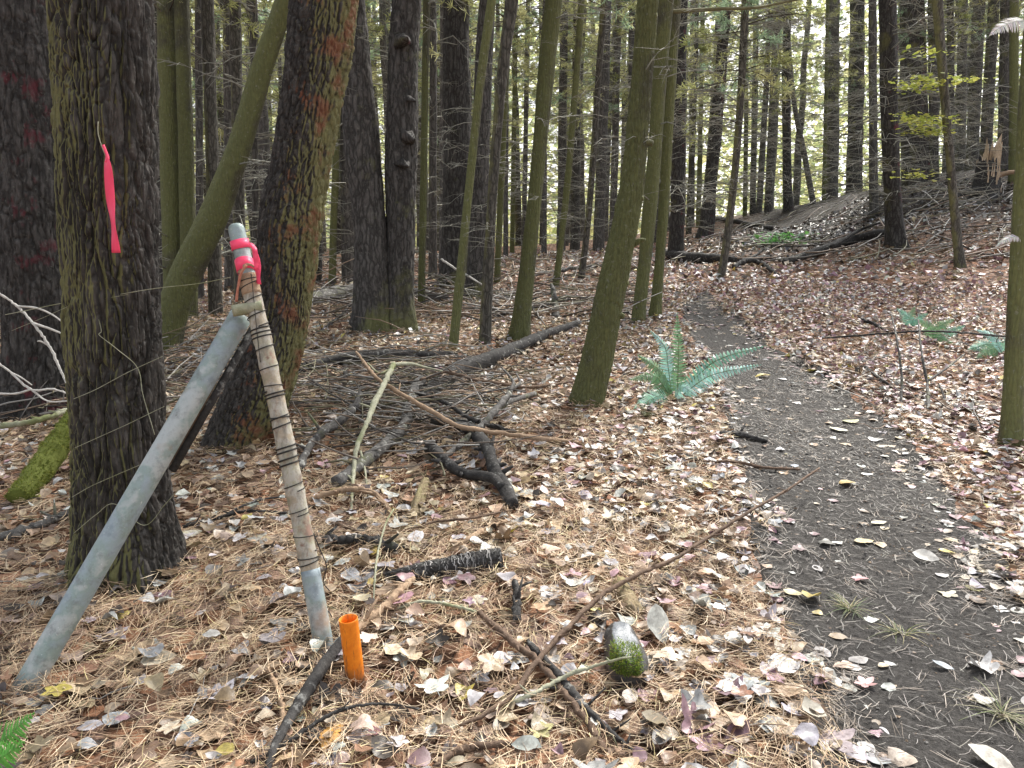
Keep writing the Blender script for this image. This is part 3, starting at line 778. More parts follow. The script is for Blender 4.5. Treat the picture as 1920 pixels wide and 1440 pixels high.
tree('pine_tree', 'leaning olive trunk with dead stubs beside the large fern', [(1101, 756, 64), (1122, 660, 58), (1147, 535, 54), (1170, 430, 47), (1187, 330, 43), (1203, 150, 38), (1214, 0, 40)],
     'bark_olive', 150, 420, .009, (.022, .09), .22, .3, 97, 'the stubbed trunk', top_h=10, cz0=6, stubs=((1200, 272, 1224, 268, 16), (1186, 378, 1206, 372, 15), (1170, 392, 1196, 392, 17), (1160, 540, 1178, 530, 16), (1150, 590, 1170, 594, 15), (1208, 38, 1232, 30, 20), (1192, 455, 1210, 450, 10)), nb=4, bz=(1.7, 3), bl=(.3, .7), br=.005)
t12, P12, r12, b12 = tree('pine_tree', 'first olive trunk just behind the stubbed trunk', [(1195, 604, 25), (1205, 520, 24), (1218, 400, 26), (1232, 220, 26), (1242, 80, 30), (1248, 0, 32)],
     'bark_olive', 60, 240, .006, (.022, .1), .3, .3, 101, None, nb=10, bz=(1.5, 5), bl=(.3, 1.2), top_h=11)
mb = MB(); pp = [at_y(x, y, b12[1]) for x, y in ((1235, 24), (1290, 20), (1360, 16), (1420, 14), (1470, 4), (1520, -6))]
V, Q, T = tube_geo(spline(pp, 24), np.linspace(.028, .012, 24), 8, True, .2); mb.add(V, Q, T)
link('branch', mb.mesh('branch', origin=b12), M['twig_olive'], t12)
tree('pine_tree', 'second olive trunk behind the stubbed trunk with a splayed foot', [(1228, 594, 22), (1236, 500, 19), (1245, 380, 19), (1252, 250, 21), (1258, 100, 25), (1264, 0, 26)],
     'bark_olive', 60, 240, .006, (.022, .1), .45, .3, 103, None, nb=14, bz=(1.5, 5), bl=(.3, 1.3), top_h=12, stubs=((1240, 262, 1262, 266, 8), (1238, 340, 1258, 334, 8)))
tree('pine_tree', 'dark trunk beyond the two olive trunks by the trail', [(1268, 482, 30), (1270, 400, 27), (1272, 250, 26), (1274, 100, 26), (1276, 0, 26)], 'bark_dark', 28, 120, .008, (.06, .2), .3, .5, 107, 'the dark trailside trunk', nb=70, bz=(.8, 8), bl=(.6, 2.4), br=.013, cz0=6, cn=50)
tree('pine_tree', 'dark trunk above the fallen log with a spreading foot', [(1322, 444, 30), (1330, 370, 25), (1342, 250, 22), (1354, 100, 21), (1362, 0, 20)], 'bark_dark', 28, 120, .006, (.06, .2), .4, .5, 109, 'the spreading-foot trunk', nb=90, bz=(.8, 8), bl=(.7, 2.8), br=.014, cz0=5, cn=60)
tree('sapling', 'slim leaning sapling rooted in the brush beside the trail', [(1352, 522, 14), (1364, 440, 14), (1378, 320, 14), (1389, 180, 14), (1398, 0, 14)], 'bark_mid', 16, 100, 0, flare=.25, seed=113, land='the brush sapling', nb=100, bz=(1.3, 6), bl=(.6, 2.4), br=.010, top_h=9, cz0=3.0, cn=44)
tree('pine_tree', 'straight dark trunk in front of the bright clearing', [(1479, 396, 20), (1476, 330, 16), (1474, 200, 16), (1475, 80, 15), (1477, 0, 15)], 'bark_dark', 20, 100, .004, (.06, .2), .4, .5, 127, 'the clearing trunk', nb=100, bz=(.6, 8), bl=(.8, 3.0), br=.015, cz0=4.2, cn=60)
tree('pine_tree', 'bare dark trunk standing on the near foot of the bank', [(1681, 464, 36), (1676, 400, 32), (1670, 280, 30), (1666, 130, 31), (1664, 0, 31)], 'bark_dark', 40, 160, .006, (.06, .2), .4, .5, 131, 'the bank-foot trunk', nb=120, bz=(1.2, 8), bl=(.8, 3.0), br=.014, cz0=7)
t19, P19, r19, b19 = tree('sapling', 'slim slanting sapling with yellow-green leaves at the bank foot', [(1800, 500, 18), (1793, 430, 16), (1783, 320, 15), (1771, 180, 16), (1757, 0, 19)], 'bark_mid', 18, 100, 0, flare=.5, seed=137, land='the leafy sapling', nb=26, bz=(1.6, 5), bl=(.4, 1.4), br=.006, top_h=9, cz0=5, cn=16)
t20, P20, r20, b20 = tree('sapling', 'olive sapling cut by the picture edge beyond the trail', [(1896, 832, 38), (1900, 730, 34), (1904, 620, 31), (1911, 480, 30), (1922, 300, 30), (1940, 0, 30)], 'bark_olive', 24, 120, .002, (.04, .1), .3, .25, 139, 'the edge sapling', top_h=8, cz0=5, cn=14)
# leafy sprays of the bank sapling
def leafy(parent, b, Y, spots, n, rng, pal, size):
    mb = MB(); pos = []; 
    for (px, py, wx, wy, k) in spots:
        for _ in range(k):
            pos.append(at_y(px + rng.normal(0, wx), py + rng.normal(0, wy), Y + rng.normal(0, .5)))
    pos = np.array(pos); c = np.array(pal)[rng.integers(len(pal), size=len(pos))]
    leaves(mb, ellipse_tpl(4), pos, rng.uniform(size * .7, size * 1.2, len(pos)), c, .35, .5)
    link('leaves', mb.mesh('leaves', origin=b), M['lit_leaves'], parent)
leafy(t19, b19, b19[1] + .2, ((1745, 155, 26, 7, 150), (1720, 225, 26, 6, 130), (1735, 248, 22, 5, 100), (1700, 165, 16, 6, 50), (1765, 230, 18, 6, 60), (1720, 330, 24, 5, 50), (1808, 150, 20, 5, 40), (1740, 100, 25, 10, 50)), 0,
      np.random.default_rng(5), [(.42, .46, .10), (.50, .50, .13), (.34, .40, .09)], .11)
def frond(pts3, width, rng, col, lobes=7):
    """rachis with paired, toothed leaflets"""
    mb = MB(); n = 30; D = spline(pts3, n); T, N, B = frames(D)
    L = np.linalg.norm(np.diff(D, axis=0), axis=1).sum()
    V, Q, t_ = tube_geo(D, np.linspace(.003, .001, n) * (L / .6), 5, True); mb.add(V, Q, t_, np.array([.16, .2, .08]))
    face = np.array([rng.normal(0, .2), -.80, .6])
    for i in range(4, n):
        u = i / (n - 1); w = width * (math.sin(PI * min(1, (u * .93 + .07)) ** .62) ** .9) * (1.02 - .1 * u) + .004
        side = np.cross(T[i], face); side /= np.linalg.norm(side) + 1e-9
        nrm = np.cross(side, T[i])
        for s in (-1, 1):
            a = .28 + rng.normal(0, .05)
            d = side * s * math.cos(a) + T[i] * math.sin(a) - nrm * rng.uniform(.05, .3)
            d /= np.linalg.norm(d); wd = np.cross(d, nrm); wd /= np.linalg.norm(wd)
            hw = L / n * .52
            k = lobes * 2 + 1; q = np.linspace(0, 1, k); prof = hw * (1 - q ** 2.2) * np.where(np.arange(k) % 2 == 1, 1.0, .52) + .0004
            curve = -nrm * (q ** 2)[:, None] * w * .22
            c = D[i] + d * (q * w)[:, None] + curve
            Vv = np.stack([c + wd * prof[:, None], c + nrm * .0012, c - wd * prof[:, None]], 1).reshape(-1, 3)
            Qv = []
            for r_ in range(k - 1):
                for j in (0, 1): z = r_ * 3 + j; Qv.append((z, z + 1, z + 4, z + 3))
            mb.add(Vv, Qv, None, np.clip(np.array(col) * rng.uniform(.8, 1.2) * (1 + rng.normal(0, .05, 3)), 0, 1))
    return mb
# pale dead sprays on the edge sapling
for k, (x0, y0, x1, y1) in enumerate(((1935, 40, 1856, 66), (1925, 448, 1868, 462))):
    q = at_y(x0, y0, b20[1]); e = at_y(x1, y1, b20[1] - .15)
    mb = frond([q, q * .6 + e * .4 + [0, 0, .035], q * .25 + e * .75 + [0, 0, .03], e], .075 if k == 0 else .035, np.random.default_rng(k), (.80, .80, .78))
    link('dead_spray', mb.mesh('dead_spray', origin=b20), M['frond'], t20)

# ---- farther trunks, one by one as they stand
FAR = [  # base px, base py, width, top px, bark, branches
    (328, 592, 40, 314, 'bark_olive', 14), (356, 598, 28, 341, 'bark_olive', 14), (405, 592, 24, 389, 'bark_mid', 22), (452, 570, 22, 440, 'bark_mid', 24), (300, 560, 18, 292, 'bark_far', 10),
    (375, 560, 14, 372, 'bark_far', 24), (430, 545, 16, 425, 'bark_far', 24), (480, 540, 12, 476, 'bark_far', 24), (112, 580, 14, 108, 'bark_far', 12), (8, 590, 20, -20, 'bark_mid', 10),
    (597, 528, 14, 602, 'bark_far', 16), (622, 537, 13, 640, 'bark_olive', 14), (655, 530, 28, 648, 'bark_far', 14), (790, 574, 14, 800, 'bark_olive', 12), (812, 520, 15, 812, 'bark_far', 20), (828, 500, 11, 830, 'bark_far', 20),
    (932, 528, 12, 955, 'bark_olive', 18), (948, 482, 9, 950, 'bark_far', 20), (960, 478, 9, 968, 'bark_olive', 20), (982, 474, 9, 990, 'bark_far', 20), (1020, 480, 10, 1022, 'bark_far', 24), (1052, 474, 16, 1058, 'bark_far', 24),
    (1078, 470, 18, 1082, 'bark_far', 24), (1122, 472, 20, 1138, 'bark_far', 30), (1148, 466, 14, 1160, 'bark_far', 30), (1180, 460, 12, 1186, 'bark_far', 30), (1232, 455, 14, 1236, 'bark_far', 24), (1296, 425, 12, 1300, 'bark_far', 34),
    (1310, 410, 9, 1318, 'bark_olive', 34), (1412, 384, 11, 1418, 'bark_far', 40), (1424, 378, 11, 1446, 'bark_far', 40), (1442, 374, 15, 1458, 'bark_far', 40), (1398, 390, 8, 1400, 'bark_olive', 36), (1560, 362, 22, 1564, 'bark_far', 50),
    (1602, 352, 28, 1608, 'bark_dark', 60), (1638, 405, 15, 1636, 'bark_far', 60), (1545, 372, 7, 1552, 'bark_olive', 40), (1726, 350, 34, 1716, 'bark_dark', 60), (1700, 346, 18, 1696, 'bark_far', 50), (1752, 345, 16, 1748, 'bark_far', 40),
    (1782, 338, 13, 1782, 'bark_far', 40), (1800, 318, 18, 1806, 'bark_far', 40), (1822, 316, 22, 1836, 'bark_far', 40), (1846, 322, 20, 1864, 'bark_far', 40), (1882, 318, 20, 1886, 'bark_far', 36), (1900, 340, 16, 1902, 'bark_olive', 30)]
far_items = []
for k, (bx, by, w, tx, mt, nb) in enumerate(FAR):
    b = hit(height, bx, by)
    if b is None or b[1] > 42: b = at_y(bx, by, 38.0 + (k % 5)); b[2] = height(b[0], b[1])
    far_items.append((bx, by, w, tx, mt, nb, b))
lean2 = hit(height, 1526, 366)
if lean2 is None or lean2[1] > 40: lean2 = at_y(1526, 366, 36.0); lean2[2] = height(lean2[0], lean2[1])

placed = []
for k, (bx, by, w, tx, mt, nb, b) in enumerate(far_items):
    pts = [(bx, by, w * 1.05), (bx + (tx - bx) * .35, by * .65, w), (tx, 0, w * .92)]
    t, P, r, b = tree('sapling' if w < 11 else 'pine_tree', 'x', pts, mt, 14 if w < 20 else 20, 60, .004 if w < 20 else .008, (.06, .2), .25, .4, 200 + k, None, nb=nb, bz=(.7, 9), bl=(.6, 2.8), br=.014, base=b, cz0=4.4 + (k % 4), cn=60, subs=5, top_h=15 + (k % 4))
    placed.append((t, to_px(P[2])[0], w, mt))
# leaning thin trunk in the clearing
t, P, r, b = tree('leaning_tree', 'thin trunk slanting across the bright clearing against a straight one', [(1526, 366, 11), (1508, 290, 10), (1490, 200, 9), (1482, 120, 8), (1478, 40, 7)], 'bark_far', 12, 60, 0, flare=.2, seed=400, base=lean2, crown=False, nb=16, bz=(1, 5), bl=(.4, 1.2), top_h=8)

# ---- deep forest: shared shapes, every tree its own object
VAR = []
for k in range(6):
    rg = np.random.default_rng(900 + k); H = rg.uniform(15, 20); r0 = rg.uniform(.11, .24)
    zz = np.linspace(-.3, H, 9); P = np.stack([.12 * rg.normal(0, 1, 9).cumsum() * .35, .12 * rg.normal(0, 1, 9).cumsum() * .35, zz], -1); P[:, :2] -= P[1, :2]
    rr = r0 * (1 - .55 * np.clip(zz, 0, None) / H)
    tm = trunk_mesh('trunk', P, rr, 10, 40, .006, (.07, .2), .25, .4, 300 + k, zcut=10)
    bm = branches_geo(P, rr, rg, 70, .8, 11, .6, 2.6, .012, 7).mesh('twig_sprays')
    cm = crown_geo(P, rr, rg, 80, 5 + 1.3 * (k % 3), H, 1.0, 3.0, 8, .24, .014, 9).mesh('crown', smooth=False)
    tm.materials.append(M['bark_far'] if k % 3 else M['bark_mid']); bm.materials.append(M['dead_twig']); cm.materials.append(M['crown'])
    VAR.append((tm, bm, cm, r0))
occupied = [b[:2] for (_, b, _) in TREES]
rg = np.random.default_rng(77)
cnt = 0; tries = 0
while cnt < 108 and tries < 20000:
    tries += 1
    d = rg.uniform(24, 58); a = rg.uniform(-37, 37); px = 960 + F * math.tan(math.radians(a))
    # keep the bright clearing and the slot of light more open
    if 1330 < px < 1600 and rg.random() < .85: continue
    if 925 < px < 985 and rg.random() < .8: continue
    if 1560 < px < 1700 and d < 36: continue
    if px > 1250 and rg.random() < .45: continue
    x, y = d * math.tan(math.radians(a)), d
    if min((x - q[0]) ** 2 + (y - q[1]) ** 2 for q in occupied) < 2.4 ** 2: continue
    sx_, sy_ = (x - 6.6), (y - 22); q_ = min(max((sx_ * .53 + sy_ * .85) / 16.5, 0), 1)      # a gap in the canopy lets light onto the clearing
    if math.hypot(sx_ - .53 * 16.5 * q_, sy_ - .85 * 16.5 * q_) < 3.2: continue
    if y < 30 and path_in(np.array(x), np.array(y)) > 0: continue
    occupied.append((x, y)); k = int(rg.integers(6)); tm, bm, cm, r0 = VAR[k]
    sc = rg.uniform(.75, 1.25); z = float(height(x, y))
    t = thing('pine_tree', 'x', 'tree', (x, y, z)); t.rotation_euler = (rg.normal(0, .025), rg.normal(0, .025), rg.uniform(0, 6.28)); t.scale = (sc, sc, rg.uniform(.9, 1.1))
    link('trunk', tm, None, t); link('twig_sprays', bm, None, t); link('crown', cm, None, t)
    placed.append((t, to_px((x, y, z + 3))[0], 2 * r0 * sc * F / d, 'bark_far' if k % 3 else 'bark_mid'))
    cnt += 1
# words that single out each farther trunk
LAND.sort(); placed.sort(key=lambda q: q[1])
ORD = ['first', 'second', 'third', 'fourth', 'fifth', 'sixth', 'seventh', 'eighth', 'ninth', 'tenth', 'eleventh', 'twelfth', 'thirteenth', 'fourteenth', 'fifteenth', 'sixteenth', 'seventeenth', 'eighteenth', 'nineteenth', 'twentieth'] + ['twenty-%s' % s for s in ('first', 'second', 'third', 'fourth', 'fifth', 'sixth', 'seventh', 'eighth', 'ninth')] + ['thirtieth'] + ['thirty-%s' % s for s in ('first', 'second', 'third', 'fourth', 'fifth', 'sixth', 'seventh', 'eighth', 'ninth')]
cn = {}
for (t, px, w, mt) in placed:
    i = max([j for j, (lx, _) in enumerate(LAND) if lx <= px], default=-1)
    lo = LAND[i][1] if i >= 0 else 'the picture edge'; hi = LAND[i + 1][1] if i + 1 < len(LAND) else 'the picture edge'
    n = cn[lo] = cn.get(lo, 0) + 1
    size = 'stout' if w > 24 else 'medium' if w > 13 else 'slim'; tone = {'bark_olive': 'olive', 'bark_dark': 'dark'}.get(mt, 'grey')
    t['label'] = '%s trunk beyond %s counting towards %s, %s and %s' % (ORD[n - 1], lo, hi, size, tone)
    t['group'] = 'far trunks of the pine wood'

# sunlit leaves beyond the wood
def far_foliage():
    rg = np.random.default_rng(15); mb = MB()
    n = 62000
    d = rg.uniform(68, 125, n); a = np.radians(rg.uniform(-44, 44, n)); x = d * np.tan(a); y = d
    g = height(x, y); z = g + rg.random(n) ** 1.35 * 28
    cl = vnoise(x * .16, y * .16, z * .2, s=61) + .5 * vnoise(x * .45, y * .45, z * .5, s=62)
    k = cl > -.5; x, y, z, cl = x[k], y[k], z[k], cl[k]; n = len(x)
    pal = np.array([(.70, .74, .38), (.78, .78, .44), (.62, .69, .34), (.80, .76, .42), (.58, .68, .42)])
    c = pal[rg.integers(5, size=n)] * rg.uniform(.75, 1.15, (n, 1))
    leaves(mb, ellipse_tpl(3), np.stack([x, y, z], -1), rg.uniform(.5, 1.1, n), c, 1.0, .8)
    tag(link('distant_foliage', mb.mesh('distant_foliage', smooth=False), M['lit_leaves']), 'pale sunlit leaves of the wood edge far beyond the trunks', 'foliage', kind='stuff')
far_foliage()

# ------------------------------------------------------------------ fallen wood
def wood(name, c0, c1, moss=None, mf=.5, scale=14, pale=None):
    m, nt, b = new_mat(name); v = vmap(nt)
    n = noise(nt, v, scale, 6, .7); n2 = noise(nt, v, 3.5, 4)
    c = ramp(nt, [(.28, c0), (.72, c1)], n)
    if moss: c = mixc(nt, mth(nt, 'MULTIPLY', mth(nt, 'SUBTRACT', n2, 1 - mf), 6, True), c, moss)
    if pale:
        n3 = noise(nt, v, 22, 4, .6); c = mixc(nt, mth(nt, 'MULTIPLY', mth(nt, 'SUBTRACT', n3, .58), 10, True), c, pale)
    nt.links.new(c, b.inputs['Base Color']); bump(nt, b, mth(nt, 'ADD', n, noise(nt, v, 70, 3)), .8, .006)
    return m
M['w_black'] = wood('wet_black_wood', (.016, .015, .015), (.06, .057, .055), (.07, .08, .04), .34, 18, (.19, .19, .18))
M['w_grey'] = wood('weathered_grey_wood', (.04, .038, .036), (.17, .162, .154), (.11, .12, .05), .42, 22, (.36, .36, .33))
M['w_brown'] = wood('brown_stick', (.055, .037, .027), (.20, .135, .095), None, 0, 22)
M['w_tan'] = wood('tan_stick', (.22, .15, .10), (.42, .30, .2), None, 0, 22)
M['w_pale'] = wood('pale_lichened_stick', (.22, .22, .15), (.44, .44, .33), (.20, .22, .10), .5, 20)
M['w_white'] = wood('bleached_twig', (.42, .4, .37), (.68, .66, .62), None, 0, 20)
M['w_moss'] = wood('moss_covered_wood', (.045, .06, .012), (.14, .17, .03), (.11, .13, .025), .75, 30)

def stick(name, label, cat, pts, mat, group=None, k=9, kn=True, forks=(), seed=0, wob=.22, Y=None):
    """pts: photo x, y, width in px, lift above the ground in m"""
    P = []; r = []
    for (px, py, w, h) in pts:
        p = G(px, py, h + .014 + .5 * w / 2 / F * 3) if Y is None else at_y(px, py, Y + .2 * h); P.append(p); r.append(max(w, 1.6) / 2 * depth(p) / F)
    P = np.array(P); o = P[0].copy()
    n = max(10, int(len(pts) * 9))
    D = spline(np.column_stack([P, r]), n)
    rg = np.random.default_rng(seed + len(label))
    D[1:-1, :3] += rg.normal(0, .18 if k < 12 else .04, (n - 2, 3)) * D[1:-1, 3:4]
    rr = D[:, 3] * (1 + (.07 if k < 12 else .03) * rg.normal(0, 1, n))
    mb = MB(); V, Q, T = tube_geo(D[:, :3], rr, k, True, wob, seed + 3); mb.add(V, Q, T)
    if kn:
        for _ in range(max(1, len(pts))):       # snapped side twigs
            i = rg.integers(2, n - 2); az = rg.uniform(0, 2 * PI); L = min(rr[i] * rg.uniform(2.5, 7), .09)
            e = D[i, :3] + np.array([math.cos(az) * L, math.sin(az) * L, abs(rg.normal(0, .5)) * L])
            V, Q, T = tube_geo([D[i, :3], (D[i, :3] + e) / 2, e], rr[i] * np.array([.5, .4, .22]), 6, True); mb.add(V, Q, T)
    t = thing(name, label, cat, o, group) if forks else None
    if t is None:
        ob = link(name, mb.mesh(name, origin=o), M[mat], None, tuple(o)); return tag(ob, label, cat, group)
    link('stem', mb.mesh('stem', origin=o), M[mat], t)
    for f in forks:
        Pf = []; rf = []
        for (px, py, w, h) in f:
            p = G(px, py, h) if Y is None else at_y(px, py, Y + .2 * h); Pf.append(p); rf.append(max(w, 1.3) / 2 * depth(p) / F)
        D = spline(np.column_stack([Pf, rf]), len(f) * 7); mb = MB(); V, Q, T = tube_geo(D[:, :3], D[:, 3], 7, True, .15, seed); mb.add(V, Q, T)
        link('side_branch', mb.mesh('side_branch', origin=o), M[mat], t)
    return t

BP = 'fallen branches of the brush heap'
stick('fallen_log', 'grey weathered log lying behind the forked pine', 'log', [(572, 566, 26, .06), (620, 556, 32, .08), (668, 548, 34, .08), (720, 545, 28, .06), (800, 555, 24, .05), (835, 560, 18, .04)], 'w_grey', k=16, seed=1)
stick('fallen_branch', 'thick black branch lying in front of the forked pine', 'branch', [(552, 692, 16, .05), (610, 680, 19, .08), (680, 668, 22, .12), (760, 664, 19, .12), (800, 664, 11, .1), (848, 662, 7, .06)], 'w_black', BP, 12, seed=2, forks=([(645, 676, 12, .1), (648, 705, 9, .05), (640, 725, 7, .0)],))
stick('fallen_log', 'long dark rotten log running from brush heap to the flared trunk', 'log', [(775, 772, 24, .02), (810, 728, 27, .05), (862, 694, 30, .06), (905, 678, 30, .06), (960, 655, 26, .05), (1010, 634, 22, .04), (1082, 608, 15, .03)], 'w_black', BP, 14, seed=3, forks=([(930, 668, 16, .08), (965, 662, 12, .06), (990, 660, 7, .02)],))
stick('fallen_branch', 'curved lichened grey limb bending through the middle of the heap', 'branch', [(632, 905, 24, .03), (690, 862, 24, .04), (730, 826, 24, .05), (760, 795, 22, .07), (768, 755, 20, .12), (778, 726, 19, .16), (792, 712, 17, .18)], 'w_grey', BP, 12, seed=4)
stick('fallen_branch', 'dark limb bending down to a rounded end on the leaves', 'branch', [(812, 790, 18, .06), (868, 798, 22, .08), (908, 832, 24, .08), (928, 880, 24, .06), (948, 918, 26, .03), (962, 946, 24, .02)], 'w_black', BP, 12, seed=5)
stick('fallen_branch', 'black short limb joining the rounded dark limb', 'branch', [(806, 838, 24, .08), (838, 868, 22, .06), (872, 888, 20, .05), (920, 896, 22, .06), (940, 912, 18, .06)], 'w_black', BP, 12, seed=6)
stick('fallen_branch', 'smooth pale grey branch with a forked tip on the heap', 'branch', [(828, 862, 9, .05), (880, 818, 12, .10), (925, 775, 13, .16), (955, 738, 11, .2)], 'w_grey', BP, 9, seed=7,
      forks=([(955, 738, 9, .2), (962, 715, 6, .24), (940, 688, 3, .26)], [(925, 772, 10, .16), (960, 752, 9, .14), (1003, 738, 9, .08)], [(958, 730, 8, .2), (975, 718, 5, .22), (968, 700, 3, .26)]))
stick('fallen_branch', 'pale lichened branch standing bent above the heap', 'branch', [(738, 682, 10, .42), (722, 716, 10, .38), (702, 758, 11, .32), (684, 802, 10, .24), (668, 844, 9, .14), (662, 900, 7, .04), (658, 975, 4, .0)], 'w_pale', BP, 9, seed=8,
      forks=([(738, 684, 9, .42), (770, 682, 7, .4), (795, 688, 5, .36), (830, 696, 3, .3)], [(676, 846, 5, .12), (684, 880, 4, .06), (690, 930, 3, .02)], [(735, 690, 6, .4), (712, 700, 4, .4), (690, 682, 4, .42)]))
stick('fallen_branch', 'long thin tan-tipped branch crossing the whole heap', 'branch', [(668, 660, 5, .42), (706, 708, 7, .38), (752, 738, 8, .3), (806, 770, 9, .24), (862, 800, 9, .17), (940, 812, 9, .1), (1010, 822, 9, .05), (1085, 830, 5, .02)], 'w_tan', BP, 8, seed=9)
stick('fallen_branch', 'crooked olive-grey branch leaning out of the heap near the pole', 'branch', [(562, 878, 13, .02), (580, 838, 14, .06), (604, 812, 16, .1), (640, 786, 17, .14), (666, 762, 15, .18), (676, 738, 11, .22)], 'w_grey', BP, 10, seed=10)
stick('fallen_branch', 'dark bare stick sloping across the heap under the pale branch', 'branch', [(780, 736, 8, .2), (830, 752, 8, .18), (884, 786, 8, .14), (930, 800, 9, .08), (975, 812, 5, .03)], 'w_black', BP, 8, seed=11)
stick('fallen_branch', 'straight brown stick sagging behind the heap', 'branch', [(788, 712, 5, .24), (835, 698, 6, .22), (890, 712, 7, .16), (950, 722, 7, .1), (1000, 726, 6, .06), (1078, 714, 4, .04)], 'w_brown', BP, 8, seed=12)
stick('fallen_branch', 'arched brown stick springing from the foot of the wrapped pole', 'branch', [(574, 938, 10, .02), (612, 926, 11, .05), (650, 918, 11, .08), (690, 920, 10, .07), (716, 938, 9, .04), (735, 966, 8, .01)], 'w_tan', BP, 9, seed=13)
stick('fallen_branch', 'dark twig trailing from the ribboned pine towards the wrapped pole', 'twig', [(342, 988, 7, .02), (420, 968, 7, .03), (465, 958, 6, .04), (540, 962, 5, .03)], 'w_black', None, 7, seed=14, forks=([(420, 968, 6, .03), (452, 950, 5, .05), (500, 935, 4, .05), (560, 930, 3, .03)],))
stick('fallen_branch', 'slender brown twig running right from the wrapped pole', 'twig', [(585, 976, 6, .02), (640, 985, 7, .03), (680, 1002, 6, .03), (720, 1030, 4, .02)], 'w_brown', None, 7, seed=15)
stick('fallen_branch', 'low black rotten branch behind the shaggy bark log', 'branch', [(590, 1012, 16, .01), (640, 1012, 18, .02), (700, 1016, 20, .02), (745, 1030, 22, .02)], 'w_black', None, 10, seed=16)
stick('fallen_branch', 'smooth tan stick lying just behind the shaggy bark log', 'stick', [(846, 1032, 10, .02), (880, 1010, 11, .03), (912, 992, 11, .03), (950, 976, 8, .02)], 'w_tan', None, 9, seed=17)
stick('fallen_branch', 'thin arched twig above the tan stick', 'twig', [(772, 992, 4, .02), (820, 978, 5, .04), (880, 972, 5, .05), (960, 956, 3, .02)], 'w_brown', None, 7, seed=18)
stick('fallen_branch', 'upright pale weed stalk in front of the low black branch', 'twig', [(738, 955, 3, .22), (722, 985, 4, .2), (708, 1040, 4, .14), (702, 1090, 4, .08), (700, 1140, 3, .0)], 'w_pale', None, 6, seed=19, kn=False)
stick('fallen_branch', 'very long thin branch reaching from the leaves onto the trail', 'branch', [(1536, 878, 4, .14), (1470, 922, 5, .13), (1400, 962, 6, .12), (1330, 1006, 7, .11), (1262, 1048, 7, .1), (1190, 1080, 8, .08), (1130, 1114, 9, .06), (1075, 1165, 10, .05), (1008, 1238, 11, .05), (966, 1296, 11, .04), (915, 1336, 9, .03), (855, 1362, 5, .02)], 'w_brown', None, 9, seed=20)
stick('fallen_branch', 'mottled black stick lying against the orange pipe', 'branch', [(648, 1192, 17, .05), (620, 1228, 20, .045), (598, 1262, 24, .04), (570, 1305, 26, .04), (540, 1352, 22, .035), (512, 1405, 18, .03), (500, 1450, 14, .02)], 'w_black', None, 12, seed=21, kn=False)
stick('fallen_branch', 'brown stick behind the pipe running under the shaggy log', 'branch', [(648, 1196, 14, .02), (680, 1172, 15, .02), (716, 1142, 15, .03), (752, 1106, 14, .04), (775, 1085, 10, .03)], 'w_tan', None, 9, seed=22)
stick('fallen_branch', 'dark arching twig across the front leaves', 'twig', [(470, 1430, 9, .02), (540, 1392, 9, .03), (600, 1350, 8, .05), (650, 1328, 7, .06), (720, 1320, 5, .05), (790, 1330, 4, .03)], 'w_black', None, 8, seed=23)
stick('fallen_branch', 'brown stick of the crossed pair beneath the long branch', 'branch', [(886, 1136, 10, .02), (930, 1178, 12, .03), (985, 1222, 13, .04), (1010, 1240, 13, .04), (1050, 1290, 14, .03), (1100, 1352, 14, .02), (1135, 1410, 13, .01)], 'w_brown', None, 10, seed=24)
stick('fallen_branch', 'black stick of the crossed pair alongside the brown one', 'branch', [(988, 1202, 12, .02), (1030, 1246, 15, .03), (1062, 1286, 16, .03), (1100, 1328, 14, .03), (1140, 1368, 12, .02), (1190, 1412, 8, .01)], 'w_black', None, 10, seed=25)
stick('fallen_branch', 'thin mossy twig pointing at the mossy stone', 'twig', [(960, 1318, 9, .02), (1010, 1296, 9, .04), (1060, 1268, 8, .06), (1110, 1250, 6, .08), (1150, 1238, 5, .1), (1185, 1232, 3, .11)], 'w_pale', None, 8, seed=26)
stick('fallen_branch', 'tan stick at the lower frame edge below the crossed pair', 'stick', [(815, 1442, 13, .01), (850, 1412, 13, .02), (900, 1398, 14, .02), (960, 1396, 12, .02)], 'w_brown', None, 9, seed=27)
stick('fallen_branch', 'short dark stick standing out of the needles behind the crossed pair', 'stick', [(966, 1088, 11, .05), (968, 1120, 15, .04), (970, 1166, 15, .01)], 'w_black', None, 10, seed=28)
stick('fallen_branch', 'thin olive twig bowed over the leaves below the shaggy log', 'twig', [(745, 1140, 6, .02), (790, 1128, 7, .04), (850, 1136, 6, .05), (900, 1150, 5, .02)], 'w_pale', None, 7, seed=29)
stick('fallen_branch', 'dull brown stick half buried right of the orange pipe', 'stick', [(700, 1168, 9, .0), (760, 1178, 10, .012), (830, 1176, 10, .012), (888, 1180, 7, .0)], 'w_brown', None, 8, seed=30)
stick('fallen_branch', 'curled brown twig near the lower frame edge by the black stick', 'twig', [(496, 1252, 8, .0), (520, 1290, 10, .02), (530, 1330, 11, .02), (524, 1376, 9, .0)], 'w_tan', None, 8, seed=31)
stick('fallen_branch', 'short black stick at the near edge of the trail below the fern', 'stick', [(1350, 812, 9, .02), (1395, 816, 11, .02), (1438, 828, 7, .01)], 'w_black', None, 9, seed=32)
stick('fallen_branch', 'thin brown twig lying across the trail edge below the black stick', 'twig', [(1318, 866, 5, .02), (1380, 866, 6, .02), (1430, 876, 6, .02), (1500, 880, 4, .02)], 'w_brown', None, 7, seed=33)
stick('fallen_branch', 'long thin twig arched level over the ferny hollow', 'twig', [(1542, 634, 3, .12), (1600, 630, 4, .26), (1660, 625, 4, .36), (1740, 621, 4, .40), (1820, 625, 4, .36), (1894, 632, 4, .3)], 'w_black', None, 7, seed=34, kn=False)
